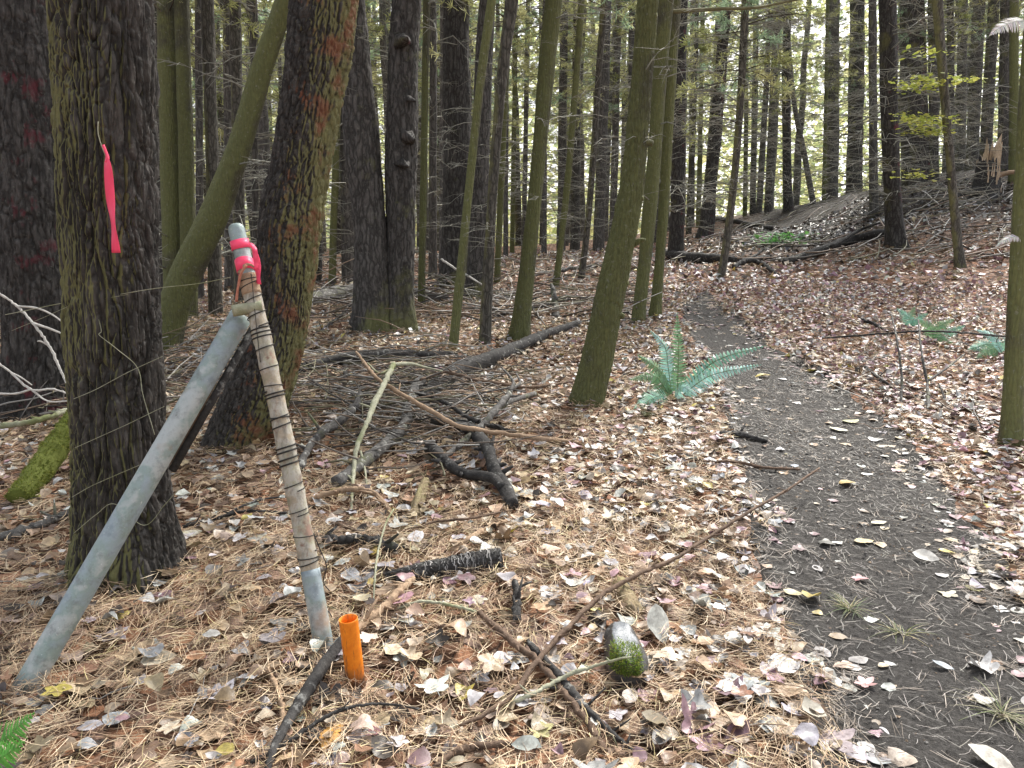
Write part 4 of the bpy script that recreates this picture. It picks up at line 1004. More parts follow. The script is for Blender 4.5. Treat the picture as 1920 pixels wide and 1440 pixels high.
stick('fallen_log', 'long dark log slanting up the bank to the bare trunk', 'log', [(1470, 492, 10, .03), (1530, 472, 15, .12), (1590, 452, 17, .14), (1640, 440, 16, .12), (1665, 436, 12, .1)], 'w_black', None, 12, seed=35, forks=([(1560, 462, 8, .2), (1610, 432, 6, .34), (1650, 418, 4, .42)],))
stick('fallen_log', 'black log lying level behind the brush sapling', 'log', [(1240, 478, 16, .08), (1290, 482, 20, .1), (1340, 486, 18, .1), (1390, 488, 14, .08), (1440, 482, 9, .05)], 'w_black', None, 12, seed=36)
stick('fallen_branch', 'bent dark root branch arching off the level black log', 'branch', [(1375, 500, 8, .06), (1402, 488, 10, .14), (1424, 492, 9, .1), (1446, 506, 7, .06), (1466, 520, 4, .01)], 'w_black', None, 8, seed=37, forks=([(1405, 486, 7, .14), (1424, 474, 4, .24), (1434, 466, 3, .3)],))
stick('fallen_log', 'farther black log across the clearing below the straight trunk', 'log', [(1330, 408, 8, .1), (1370, 414, 9, .14), (1410, 420, 9, .12), (1448, 428, 7, .08)], 'w_black', None, 10, seed=38)
stick('fallen_branch', 'moss-green log propped behind the foot of the ribboned pine', 'log', [(34, 934, 34, .02), (62, 900, 46, .05), (92, 856, 48, .12), (120, 812, 44, .2), (150, 770, 38, .28), (190, 715, 30, .34)], 'w_moss', None, 16, seed=39, kn=False)
stick('fallen_branch', 'pale grey pole lying beyond the moss-green log', 'branch', [(-40, 802, 10, .08), (30, 796, 11, .1), (80, 786, 11, .12), (140, 766, 9, .14)], 'w_pale', None, 9, seed=40)
stick('fallen_branch', 'weathered grey stick lying below the moss-green log', 'branch', [(-10, 1012, 14, .01), (40, 996, 17, .02), (90, 978, 15, .02), (136, 958, 11, .02)], 'w_grey', None, 10, seed=41)
stick('dead_branch', 'bleached forking dead branch in front of the dark edge pine', 'branch', [(-20, 540, 4, .85), (22, 566, 4.5, .8), (62, 606, 5, .66), (92, 648, 5, .5), (112, 690, 4.5, .34), (128, 728, 3, .2)], 'w_white', None, 7, Y=5.2, seed=42, kn=False,
      forks=([(62, 606, 5, .66), (98, 618, 4, .66), (130, 632, 4, .62)], [(30, 574, 4, .78), (70, 578, 4, .78), (104, 594, 3, .74), (130, 616, 3, .68)], [(92, 648, 4, .5), (76, 640, 3, .55), (70, 640, 2, .57)]))
stick('dead_branch', 'low bleached dead branch spreading at the foot of the dark edge pine', 'branch', [(-20, 668, 3, .5), (20, 698, 4, .4), (58, 730, 4.5, .3), (100, 730, 3.5, .3), (136, 742, 3, .25)], 'w_white', None, 7, Y=5.2, seed=43, kn=False,
      forks=([(58, 730, 4, .3), (30, 738, 4, .28), (-10, 738, 4, .3)], [(58, 730, 4, .3), (90, 752, 3, .2), (130, 752, 3, .2)], [(20, 698, 3, .4), (40, 708, 3, .4), (60, 722, 2, .36)]))
stick('snag', 'snapped grey upright snag beside the flared trunk', 'snag', [(1043, 598, 13, .0), (1041, 572, 12, .16), (1037, 548, 10, .32), (1034, 532, 5, .42)], 'w_grey', None, 10, seed=44)
stick('fallen_branch', 'bare pale twig strung between bowed sapling and broad pine', 'twig', [(828, 486, 4, .55), (848, 500, 4, .5), (872, 514, 4, .42), (898, 530, 3, .36), (910, 538, 3, .3)], 'w_white', None, 6, seed=45, kn=False)
stick('fallen_branch', 'dark stick slanting on the leaves left of the forked pine', 'stick', [(588, 628, 4, .02), (620, 606, 5, .05), (648, 582, 5, .1), (668, 552, 4, .16)], 'w_black', None, 7, seed=46)
HB = 'dead twigs in the ferny hollow'
stick('dead_twig', 'upright grey twig in the hollow nearest the trail', 'twig', [(1690, 760, 5, .0), (1690, 700, 5, .22), (1682, 640, 4, .45), (1672, 590, 3, .62)], 'w_grey', HB, 6, seed=47, kn=False)
stick('dead_twig', 'forked grey twig in the middle of the hollow', 'twig', [(1742, 770, 7, .0), (1738, 720, 6, .12), (1728, 660, 4, .36), (1722, 600, 3, .56)], 'w_grey', HB, 6, seed=48, kn=False, forks=([(1740, 714, 5, .14), (1775, 690, 4, .2), (1808, 664, 3, .28)],))
stick('dead_twig', 'dark stick lying on the leaves in front of the forked grey twig', 'twig', [(1622, 688, 6, .05), (1650, 710, 6, .04), (1672, 726, 4, .02)], 'w_black', HB, 7, seed=49)
stick('dead_twig', 'dark purple-tinged stick at the far rim of the hollow', 'twig', [(1618, 600, 7, .05), (1640, 608, 6, .05), (1664, 622, 4, .02)], 'w_black', HB, 7, seed=50)
stick('dead_twig', 'bent dark twig low beside the edge sapling', 'twig', [(1760, 720, 3, .12), (1770, 745, 4, .06), (1766, 772, 4, .0)], 'w_black', HB, 6, seed=51)
stick('fallen_branch', 'thin dark brush stick behind the flared trunk', 'branch', [(905, 600, 6, .04), (960, 584, 8, .1), (1020, 572, 8, .1), (1080, 556, 5, .06)], 'w_black', None, 8, seed=52, forks=([(960, 584, 5, .1), (1000, 560, 4, .2), (1040, 548, 3, .24)],))
stick('fallen_branch', 'fallen grey pole on the rust leaves beyond the snag', 'branch', [(985, 520, 6, .06), (1040, 508, 7, .08), (1100, 500, 6, .06), (1150, 496, 4, .04)], 'w_grey', None, 8, seed=53)

# small loose twigs nobody could count
def twig_litter():
    rg = np.random.default_rng(33); mb = MB()
    pal = np.array([(.05, .045, .042), (.12, .10, .085), (.24, .17, .12), (.3, .29, .27), (.16, .15, .09)])
    def one(x, y, L, r, h, az, pz=.0):
        n = 5; t = np.linspace(-.5, .5, n); a = az + rg.normal(0, .4) * t
        X = x + np.cumsum(np.cos(a)) * L / n - .5 * L * math.cos(az); Y = y + np.cumsum(np.sin(a)) * L / n - .5 * L * math.sin(az)
        Z = height(X, Y) + h + pz * L * (t + .5) + rg.normal(0, .012, n)
        Z = np.maximum(Z, height(X, Y) + .006)
        V, Q, T = tube_geo(np.stack([X, Y, Z], -1), r * np.array([1, .95, .85, .7, .45]), 5, True); mb.add(V, Q, T, pal[rg.integers(5)] * rg.uniform(.7, 1.2))
    for _ in range(420):
        x, y = sector(1, 1.3, 9); x, y = float(R.uniform(-1, 1) * 0 + x[0]), float(y[0])
        if path_in(np.array(x), np.array(y)) > .2: continue
        one(x, y, rg.uniform(.12, .5), rg.uniform(.0018, .005), rg.uniform(.015, .035), rg.uniform(0, 6.28), rg.uniform(0, .1))
    for _ in range(430):                        # the brush heap and the tangle behind it
        p = G(rg.normal(745, 110), rg.normal(760, 55)); one(p[0], p[1], rg.uniform(.3, 1.2), rg.uniform(.003, .008), rg.uniform(.02, .22), rg.choice([rg.normal(.1, .5), rg.normal(2.6, .6)]), rg.uniform(-.1, .15))
    for _ in range(470):
        p = G(rg.uniform(560, 1200), rg.uniform(495, 615)); one(p[0], p[1], rg.uniform(.4, 1.8), rg.uniform(.005, .014), rg.uniform(.02, .25), rg.uniform(0, 6.28), rg.uniform(-.1, .25))
    for _ in range(600):
        p = G(rg.uniform(0, 560), rg.uniform(585, 800)); one(p[0], p[1], rg.uniform(.3, 1.3), rg.uniform(.003, .009), rg.uniform(.02, .22), rg.uniform(0, 6.28), rg.uniform(-.1, .25))
    for _ in range(400):
        p = G(rg.uniform(1240, 1930), rg.uniform(345, 500)); one(p[0], p[1], rg.uniform(.5, 2.6), rg.uniform(.006, .02), rg.uniform(.02, .2), rg.normal(.45, .8), rg.uniform(-.05, .12))
    for _ in range(90):
        p = G(rg.uniform(1590, 1920), rg.uniform(590, 820)); one(p[0], p[1], rg.uniform(.2, .8), rg.uniform(.002, .006), rg.uniform(.02, .1), rg.uniform(0, 6.28), rg.uniform(-.05, .5))
    tag(link('twig_litter', mb.mesh('twig_litter'), M['needle']), 'loose small dead twigs scattered over the leaves', 'twigs', kind='stuff')
twig_litter()

# tufts over the mossy log
def log_moss():
    lg = [o for o in C.objects if o.name.startswith('fallen_branch') and 'moss-green log' in o.get('label', '')][0]
    n = len(lg.data.vertices); co = np.zeros(n * 3); no = np.zeros(n * 3)
    lg.data.vertices.foreach_get('co', co); lg.data.vertices.foreach_get('normal', no); co = co.reshape(-1, 3); no = no.reshape(-1, 3)
    rg = np.random.default_rng(6); k = 9000; i = rg.integers(n, size=k); i2 = np.clip(i + rg.choice([-17, -16, -1, 1, 16], k), 0, n - 1); u = rg.random((k, 1))
    p = co[i] * u + co[i2] * (1 - u); ok = np.linalg.norm(co[i] - co[i2], axis=1) < .09; ok &= (no[i][:, 2] > -.55) & (vnoise(p[:, 0] * 14, p[:, 1] * 14, p[:, 2] * 14, s=9) > -.45)
    p, nn = p[ok], no[i][ok]; k = len(p); d = nn + rg.normal(0, .6, (k, 3)); d /= np.linalg.norm(d, axis=1)[:, None]
    sd = np.cross(d, rg.normal(0, 1, (k, 3))); sd /= np.linalg.norm(sd, axis=1)[:, None]; L = rg.uniform(.008, .024, (k, 1))
    V = np.stack([p - sd * .0025, p + sd * .0025, p + d * L], 1).reshape(-1, 3)
    c = np.where(rg.random((k, 1)) < .7, [[.16, .2, .035]], [[.27, .28, .07]]) * rg.uniform(.5, 1.4, (k, 1))
    link('moss_tufts', mesh_from('moss_tufts', V, None, np.arange(k * 3).reshape(-1, 3), np.repeat(c, 3, 0), False), M['crown'], lg)
log_moss()

# shaggy bark log
def shaggy_log():
    a = G(722, 1082, .03); b_ = G(940, 1046, .055)
    o = a.copy(); t = thing('bark_log', 'short black log with shaggy peeling bark lying on needles', 'log', o)
    mid = (a + b_) / 2
    P = np.array([a, a * .75 + b_ * .25, mid, a * .25 + b_ * .75, b_]); r = np.array([.018, .034, .040, .048, .046])
    me = trunk_mesh('log_wood', P, r, 60, 120, .007, (.03, .035), 0, .1, 5, o, zcut=99)
    link('log_wood', me, M['w_black'], t)
    rg = np.random.default_rng(4); mb = MB(); D = spline(np.column_stack([P, r]), 60); T, N, B = frames(D[:, :3])
    for _ in range(420):
        i = rg.integers(12, 59); th = rg.uniform(0, 2 * PI); rad = D[i, 3] * rg.uniform(1.0, 1.14)
        rad_d = lambda q: (math.cos(q) * N[i] + math.sin(q) * B[i])
        span = rg.uniform(.5, 1.3); pts = [D[i, :3] + rad_d(th + span * u) * rad * (1 + .05 * rg.random() + .18 * max(0, u - .7)) + T[i] * rg.normal(0, .004) for u in (0, .35, .7, 1)]
        w = rg.uniform(.0012, .003)
        V = np.array([[p + T[i] * w, p - T[i] * w] for p in pts]).reshape(-1, 3)
        g = rg.choice([.03, .07, .22, .36]); mb.add(V, [(0, 1, 3, 2), (2, 3, 5, 4), (4, 5, 7, 6)], None, np.array([g, g * .97, g * .94]))
    link('peeling_bark', mb.mesh('peeling_bark', smooth=False, origin=o), M['needle'], t)
    s = MB(); q = G(765, 1076, .02); e = G(735, 1100, .01)
    V, Q, T2 = tube_geo(spline([P[1], (P[1] + e) / 2, e], 8), np.linspace(.024, .012, 8), 9, True, .3, 2); s.add(V, Q, T2)
    link('side_limb', s.mesh('side_limb', origin=o), M['w_black'], t)
shaggy_log()

# lichened stubs
def stub(label, x0, y0, x1, y1, w):
    a = G(x0, y0, .03); b = G(x1, y1, .01); o = b.copy()
    mb = MB(); rg = np.random.default_rng(int(x0)); k = w / 2 * depth(a) / F
    V, Q, T = tube_geo(spline([a, (a + b) / 2 + [0, 0, .012], b], 22), k * np.linspace(.8, 1.1, 22), 20, True, .5, 9)
    mb.add(V, Q, T); o_ = link('rotten_stub', mb.mesh('rotten_stub', origin=o), M['w_lichen'], None, tuple(o)); tag(o_, label, 'rotten wood')
M['w_lichen'] = wood('yellow_lichened_wood', (.10, .075, .045), (.34, .27, .16), (.26, .23, .11), .5, 60)
stub('yellowish lichened stub just behind the mossy stone', 1158, 1092, 1184, 1152, 30)
stub('yellowish lichened stub under the dark limb of the heap', 796, 902, 778, 970, 19)

# mossy stone
def stone():
    f = G(1181, 1296); bk = G(1180, 1172, .06); o = f.copy(); o[1] += .12
    L = .36; W = .080; H = .17
    nu, nv = 90, 60
    th = np.linspace(0, 2 * PI, nu, endpoint=False); ph = np.linspace(0.02, PI - .02, nv)
    TH, PH = np.meshgrid(th, ph)
    # superellipsoid lying away from the viewer, narrowing to its far end
    sx = lambda c, e: np.sign(c) * np.abs(c) ** e
    X = sx(np.sin(PH), .7) * sx(np.cos(TH), .8); Z = sx(np.sin(PH), .7) * sx(np.sin(TH), .8); Yv = -sx(np.cos(PH), .55)
    tap = 1 - .3 * (Yv * .5 + .5) ** 1.5
    n = vnoise(X * 1.8 + 2, Yv * 1.8, Z * 1.8, s=5) * .14 + vnoise(X * 5, Yv * 5, Z * 5, s=6) * .03
    V = np.stack([X * W * tap * (1 + n), Yv * L / 2, Z * H / 2 * (1 - .15 * (Yv * .5 + .5)) * (1 + n) + .04], -1)
    a = math.radians(1); V = V @ np.array([[math.cos(a), math.sin(a), 0], [-math.sin(a), math.cos(a), 0], [0, 0, 1]])
    V[..., 1] += L / 2 - .12
    n_, k = TH.shape; i = np.arange(n_ - 1)[:, None] * k; j = np.arange(k)[None]; j2 = (j + 1) % k
    Q = np.stack([i + j, i + j2, i + k + j2, i + k + j], -1).reshape(-1, 4)
    Vf = V.reshape(-1, 3)
    Vf = np.vstack([Vf, Vf[:k].mean(0), Vf[-k:].mean(0)])
    tr = [(n_ * k, (q + 1) % k, q) for q in range(k)] + [(n_ * k + 1, (n_ - 1) * k + q, (n_ - 1) * k + (q + 1) % k) for q in range(k)]
    t = thing('mossy_stone', 'dark rounded stone with a highlight painted on its wet top and a moss cushion', 'stone', o)
    m, nt, b = new_mat('dark_wet_stone'); v = vmap(nt)
    n1 = noise(nt, v, 16, 6, .7); n2 = noise(nt, v, 90, 4, .7)
    c = ramp(nt, [(.3, (.02, .02, .021)), (.7, (.085, .083, .082))], n1)
    # highlight of the wet top, painted pale where the surface faces up
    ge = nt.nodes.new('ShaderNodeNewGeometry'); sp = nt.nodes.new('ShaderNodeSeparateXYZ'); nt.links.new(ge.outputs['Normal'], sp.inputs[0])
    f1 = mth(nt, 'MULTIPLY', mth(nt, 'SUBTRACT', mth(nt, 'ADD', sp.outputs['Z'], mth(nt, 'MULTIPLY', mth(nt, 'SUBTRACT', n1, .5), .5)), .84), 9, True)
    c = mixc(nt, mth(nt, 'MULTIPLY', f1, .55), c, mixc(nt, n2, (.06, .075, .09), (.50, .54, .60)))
    nt.links.new(c, b.inputs['Base Color']); b.inputs['Roughness'].default_value = .38; b.inputs['Specular IOR Level'].default_value = .5
    bump(nt, b, mth(nt, 'ADD', n1, mth(nt, 'MULTIPLY', n2, .5)), .7, .006)
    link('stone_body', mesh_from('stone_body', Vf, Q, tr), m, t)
    # moss: many tiny tufts on the upper front
    rg = np.random.default_rng(2); mb = MB(); cnt = 0
    flat = V.reshape(-1, 3); Nn = flat - np.array([0, flat[:, 1].mean(), .03]); 
    while cnt < 2600:
        i = rg.integers(len(flat)); p = flat[i]
        d = ((p[0] + .008) / .052) ** 2 + ((p[1] - (-.055)) / .085) ** 2
        if p[2] < .062 or d > 1.0 + .3 * rg.normal(): continue
        nr = p - np.array([0, -.0, .03]); nr /= np.linalg.norm(nr)
        q = p + rg.normal(0, .003, 3); L2 = rg.uniform(.006, .016); dd = nr + rg.normal(0, .55, 3); dd /= np.linalg.norm(dd)
        s = np.cross(dd, rg.normal(0, 1, 3)); s /= np.linalg.norm(s); w = .0016
        g = np.array([.20, .30, .05]) * rg.uniform(.5, 1.5) if rg.random() < .7 else np.array([.36, .37, .09]) * rg.uniform(.6, 1.2)
        mb.add([q - s * w, q + s * w, q + dd * L2], None, [(0, 1, 2)], g); cnt += 1
    link('moss_cushion', mb.mesh('moss_cushion', smooth=False), M['crown'], t)
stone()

# ------------------------------------------------------------------ tripod of poles
def tripod():
    fA = G(52, 1283); fB = G(608, 1214); fC = G(318, 884)
    YA = 3.12
    apex = at_y(470, 585, 3.14); topB = at_y(441, 420, 3.24); topA = at_y(452, 592, 3.20); topC = at_y(446, 596, 3.30)
    o = (fA + fB) / 2; o[2] = height(o[0], o[1])
    t = thing('pole_tripod', 'tripod of grey pipe and wire-wrapped pole tied with pink ribbon', 'tripod', o)
    def zinc(name, spots=True, wrap=False):
        m, nt, b = new_mat(name); v = vmap(nt)
        n1 = noise(nt, v, 5, 5, .6); n2 = noise(nt, v, 38, 4, .65); n3 = noise(nt, v, 90, 2, .5)
        if wrap:
            c = ramp(nt, [(.3, (.26, .25, .16)), (.42, (.38, .31, .22)), (.5, (.46, .43, .37)), (.58, (.38, .36, .26)), (.68, (.30, .18, .13))], noise(nt, vmap(nt, (1, 1, 1)), 8, 6, .7))
            c = mixc(nt, mth(nt, 'MULTIPLY', mth(nt, 'SUBTRACT', noise(nt, vmap(nt, (1, 1, .25)), 40, 5, .7), .48), 4, True), c, (.17, .15, .12))
        else:
            c = ramp(nt, [(.36, (.17, .22, .25)), (.46, (.33, .40, .44)), (.53, (.28, .36, .34)), (.60, (.46, .50, .50))], n1)
            c = mixc(nt, mth(nt, 'MULTIPLY', mth(nt, 'SUBTRACT', noise(nt, v, 14, 5, .75), .5), 4, True), c, (.16, .17, .17))
        c = mixc(nt, mth(nt, 'MULTIPLY', n2, .35), c, (.2, .2, .19))
        if not wrap:
            # rust blooms and pale drips on the zinc
            c = mixc(nt, mth(nt, 'MULTIPLY', mth(nt, 'MULTIPLY', mth(nt, 'SUBTRACT', noise(nt, v, 3.2, 4, .7), .60), 7, True), .75), c, (.36, .23, .14))
            c = mixc(nt, mth(nt, 'MULTIPLY', mth(nt, 'SUBTRACT', n3, .69), 9, True), c, (.60, .63, .63))
        else:
            c = mixc(nt, mth(nt, 'MULTIPLY', mth(nt, 'SUBTRACT', n2, .58), 6, True), c, (.20, .12, .09))
        nt.links.new(c, b.inputs['Base Color']); b.inputs['Roughness'].default_value = .55 if not wrap else .75
        b.inputs['Metallic'].default_value = .25 if not wrap else 0
        bump(nt, b, mth(nt, 'ADD', n2, n3), .35, .002); return m
    mz, mw = zinc('galvanised_pipe'), zinc('weathered_pole', wrap=True)
    ms = zinc('pale_steel')
    # A: fat galvanised pipe, open at its foot
    dA = (topA - fA) / np.linalg.norm(topA - fA)
    PA = spline([fA - dA * .02, fA, (fA + topA) / 2, topA], 40)
    mb = MB(); V, Q, T = tube_geo(PA, .046 * np.ones(40), 32, True); mb.add(V, Q, T); link('steel_pipe', mb.mesh('steel_pipe', origin=o), mz, t)
    # B: wrapped pole, its foot bare steel, its head a pale tube with a rounded cap
    dB = (topB - fB) / np.linalg.norm(topB - fB); LB = np.linalg.norm(topB - fB)
    ax = lambda u: fB + dB * LB * u
    bow = lambda u: ax(u) + np.array([.016, 0, 0]) * math.sin(PI * u)
    us = np.linspace(.16, .86, 90); rw = .0355 + .0012 * vnoise(us * 26, us * 0, s=3) + .002 * (vnoise(us * 60, us * 0, s=8) > .25)
    mb = MB(); V, Q, T = tube_geo([bow(u) for u in us], rw, 32, True); mb.add(V, Q, T); wp = link('wrapped_pole', mb.mesh('wrapped_pole', origin=o), mw, t)
    us = np.linspace(-.03, .175, 14); mb = MB(); V, Q, T = tube_geo([bow(u) for u in us], .0375 * np.ones(14), 32, True); mb.add(V, Q, T); link('pole_foot', mb.mesh('pole_foot', origin=o), mz, t)
    us = np.concatenate([np.linspace(.85, .985, 12), [.992, .997, 1.0]]); rr = np.array([.0335] * 12 + [.031, .024, .010])
    mb = MB(); V, Q, T = tube_geo([bow(u) for u in us], rr, 32, True); mb.add(V, Q, T); ph_ = link('pole_head', mb.mesh('pole_head', origin=o), ms, t)
    # C: rear leg
    PC_ = spline([fC - (topC - fC) * .03, fC, (fC + topC) / 2, topC], 30); mb = MB(); V, Q, T = tube_geo(PC_, np.linspace(.034, .03, 30), 20, True, .06, 2); mb.add(V, Q, T); link('rear_leg', mb.mesh('rear_leg', origin=o), M['w_brown'], t)
    # dark strut hugging the underside of A
    off = np.array([.055, .05, -.02]); mb = MB(); V, Q, T = tube_geo([fA + (topA - fA) * .55 + off, fA + (topA - fA) * .8 + off, topA + off], .016, 12, True, .1); mb.add(V, Q, T); link('strut', mb.mesh('strut', origin=o), M['w_black'], t)
    # bracket: a short hollow tube clamped across
    q0 = at_y(436, 583, 3.10); q1 = at_y(492, 574, 3.13)
    Pq = spline([q0, (q0 + q1) / 2, q1], 12); mb = MB(); V, Q, T = tube_geo(Pq, .0235, 20, False); mb.add(V, Q)
    V, Q, T = tube_geo(Pq, .0185, 20, False); mb.add(V, Q[:, ::-1])
    k = 20
    ring = [(j, (j + 1) % k, 12 * k + (j + 1) % k, 12 * k + j) for j in range(k)]; mb.q.append(np.array(ring)[:, ::-1]); 
    mb.q.append(np.array([(11 * k + j, 11 * k + (j + 1) % k, 12 * k + 11 * k + (j + 1) % k, 12 * k + 11 * k + j) for j in range(k)]))
    link('cross_bracket', mb.mesh('cross_bracket', origin=o), M['w_pale'], t)
    # wire turns
    mwire, nt, b = new_mat('dark_wire'); b.inputs['Base Color'].default_value = (.03, .028, .026, 1); b.inputs['Roughness'].default_value = .55
    T0, N0, B0 = frames(np.array([bow(u) for u in (.3, .5, .7)])); N0, B0 = N0[1], B0[1]
    rg = np.random.default_rng(8)
    for (u, turns, sl, r) in ((.185, 1.2, .012, .0018), (.215, 1.1, -.015, .0018), (.262, 1.1, -.02, .0015), (.30, 1.2, .01, .0014), (.355, 1.15, .016, .0017), (.415, 2.1, .012, .0026), (.445, 2, .01, .0026), (.50, 1.6, .02, .002), (.535, 1.4, -.01, .002), (.575, 2.2, .008, .0024), (.612, 1.1, -.014, .0016), (.64, 1.3, .012, .0017), (.682, 1.2, .02, .0018), (.715, 2.8, .01, .0024), (.745, 1.3, .03, .0018), (.80, 1.6, .035, .0016), (.855, 1.2, .01, .0016)):
        n = int(26 * turns); a = np.linspace(0, 2 * PI * turns, n) + rg.uniform(0, 6); r = r * 1.35
        uu = u + np.linspace(0, sl * turns, n) + .003 * np.sin(a)
        P = np.array([bow(q) + (.0365 + r) * (math.cos(w) * N0 + math.sin(w) * B0) for q, w in zip(uu, a)])
        mb = MB(); V, Q, T = tube_geo(P, r, 6, True); mb.add(V, Q, T); link('wire_loop', mb.mesh('wire_loop', origin=o), mwire, wp)
    P = np.array([bow(u) + .039 * (math.cos(a) * N0 + math.sin(a) * B0) for u, a in zip(np.linspace(.66, .87, 30), np.linspace(4.2, 5.4, 30))])
    mb = MB(); V, Q, T = tube_geo(P, .0014, 6, True); mb.add(V, Q, T); link('wire_strand', mb.mesh('wire_strand', origin=o), mwire, wp)
    # loose vine end hanging beside the foot
    P = [at_y(x, y, 2.86) for x, y in ((588, 1000), (600, 1030), (612, 1062), (606, 1090), (618, 1108))]
    mb = MB(); V, Q, T = tube_geo(spline(P, 20), .0022, 6, True); mb.add(V, Q, T); link('loose_wire', mb.mesh('loose_wire', origin=o), mwire, t)
    # pink flagging: two turns and hanging tails
    mp, nt, b = new_mat('pink_flagging'); b.inputs['Base Color'].default_value = (.93, .085, .18, 1); b.inputs['Roughness'].default_value = .4
    M['pink'] = mp
    for (u, w, tl) in ((.945, .014, .01), (.89, .018, -.012)):
        a = np.linspace(0, 2 * PI, 40); mb = MB()
        A = np.array([bow(u + tl * math.sin(q) * .4 + w) + .0365 * (math.cos(q) * N0 + math.sin(q) * B0) for q in a]); Bb = np.array([bow(u + tl * math.sin(q) * .4 - w * .6) + .0365 * (math.cos(q) * N0 + math.sin(q) * B0) for q in a])
        V = np.stack([A, Bb], 1).reshape(-1, 3); mb.add(V, [(2 * i, 2 * i + 1, 2 * i + 3, 2 * i + 2) for i in range(39)])
        ob = link('ribbon_band', mb.mesh('ribbon_band', origin=o), mp, ph_); sm = ob.modifiers.new('thick', 'SOLIDIFY'); sm.thickness = .0015; sm.offset = 1
    def ribbon(name, pts, w, parent, org, ang=.3, seed=0):
        rg = np.random.default_rng(seed); D = spline(pts, 26); mb = MB(); V = []
        for i, p in enumerate(D):
            q = ang + .5 * math.sin(i * .33 + seed); d = np.array([math.cos(q), -math.sin(q), 0]) * w * (1 if i > 2 else .35 + .3 * i)
            V += [p - d, p + np.array([0, -.0025 * math.sin(i * .9), 0]), p + d]
        Q = []
        for i in range(25):
            for j in (0, 1): a = i * 3 + j; Q.append((a, a + 1, a + 4, a + 3))
        mb.add(V, Q); ob = link(name, mb.mesh(name, origin=org), mp, parent); sm = ob.modifiers.new('thick', 'SOLIDIFY'); sm.thickness = .0012
        return ob
    M['ribbon_fn'] = ribbon
    ribbon('ribbon_tail', [at_y(474, 462, 3.16), at_y(481, 485, 3.14), at_y(484, 510, 3.14), at_y(485, 533, 3.15)], .013, ph_, o, .2, 1)
    ribbon('ribbon_tail', [at_y(470, 456, 3.155), at_y(478, 470, 3.13), at_y(481, 492, 3.13), at_y(480, 505, 3.13)], .010, ph_, o, -.3, 4)
    # rusty cord from the pole head down to the bracket
    mc = simple('rusty_cord', (.40, .15, .10), (.55, .26, .18), 60)
    P = [at_y(x, y, 3.13) for x, y in ((462, 497), (452, 512), (446, 540), (443, 566))]; mb = MB(); V, Q, T = tube_geo(spline(P, 16), .0055, 10, True, .2); mb.add(V, Q, T); link('cord', mb.mesh('cord', origin=o), mc, t)
    P = [at_y(x, y, 3.155) for x, y in ((447, 512), (458, 498), (470, 496), (480, 503))]; mb = MB(); V, Q, T = tube_geo(spline(P, 16), .005, 10, True, .3); mb.add(V, Q, T); link('cord_knot', mb.mesh('cord_knot', origin=o), M['w_tan'], t)
    # stained collar under the head
    us = np.linspace(.825, .872, 8); mb = MB(); V, Q, T = tube_geo([bow(u) for u in us], .0385 * np.ones(8), 28, True); mb.add(V, Q, T); link('collar', mb.mesh('collar', origin=o), M['w_tan'], t)
tripod()

# pink ribbon on the pine
RIB_Y = G(236, 1068)[1] - .285
def hanging_ribbon():
    Y = RIB_Y
    o = at_y(200, 292, Y)
    t = thing('hanging_ribbon', 'bright pink flagging ribbon hanging on the mossy furrowed pine', 'ribbon', o)
    D = [at_y(200, 290, Y), at_y(203, 320, Y - .01), at_y(207, 370, Y), at_y(213, 425, Y - .01), at_y(218, 474, Y)]
    M['ribbon_fn']('ribbon_strip', D, .0165, t, o, .15, 2)
    P = [at_y(x, y, Y + .005) for x, y in ((184, 228), (184, 250), (191, 275), (199, 294))]
    mb = MB(); V, Q, T = tube_geo(spline(P, 16), .0022, 6, True); mb.add(V, Q, T); link('string', mb.mesh('string', origin=o), M['w_pale'], t)
    P = [at_y(x, y, Y - .004) for x, y in ((193, 272), (197, 282), (202, 296), (198, 304))]
    mb = MB(); V, Q, T = tube_geo(spline(P, 16), .0055, 8, True, .3); mb.add(V, Q, T); link('ribbon_knot', mb.mesh('ribbon_knot', origin=o), M['pink'], t)
hanging_ribbon()

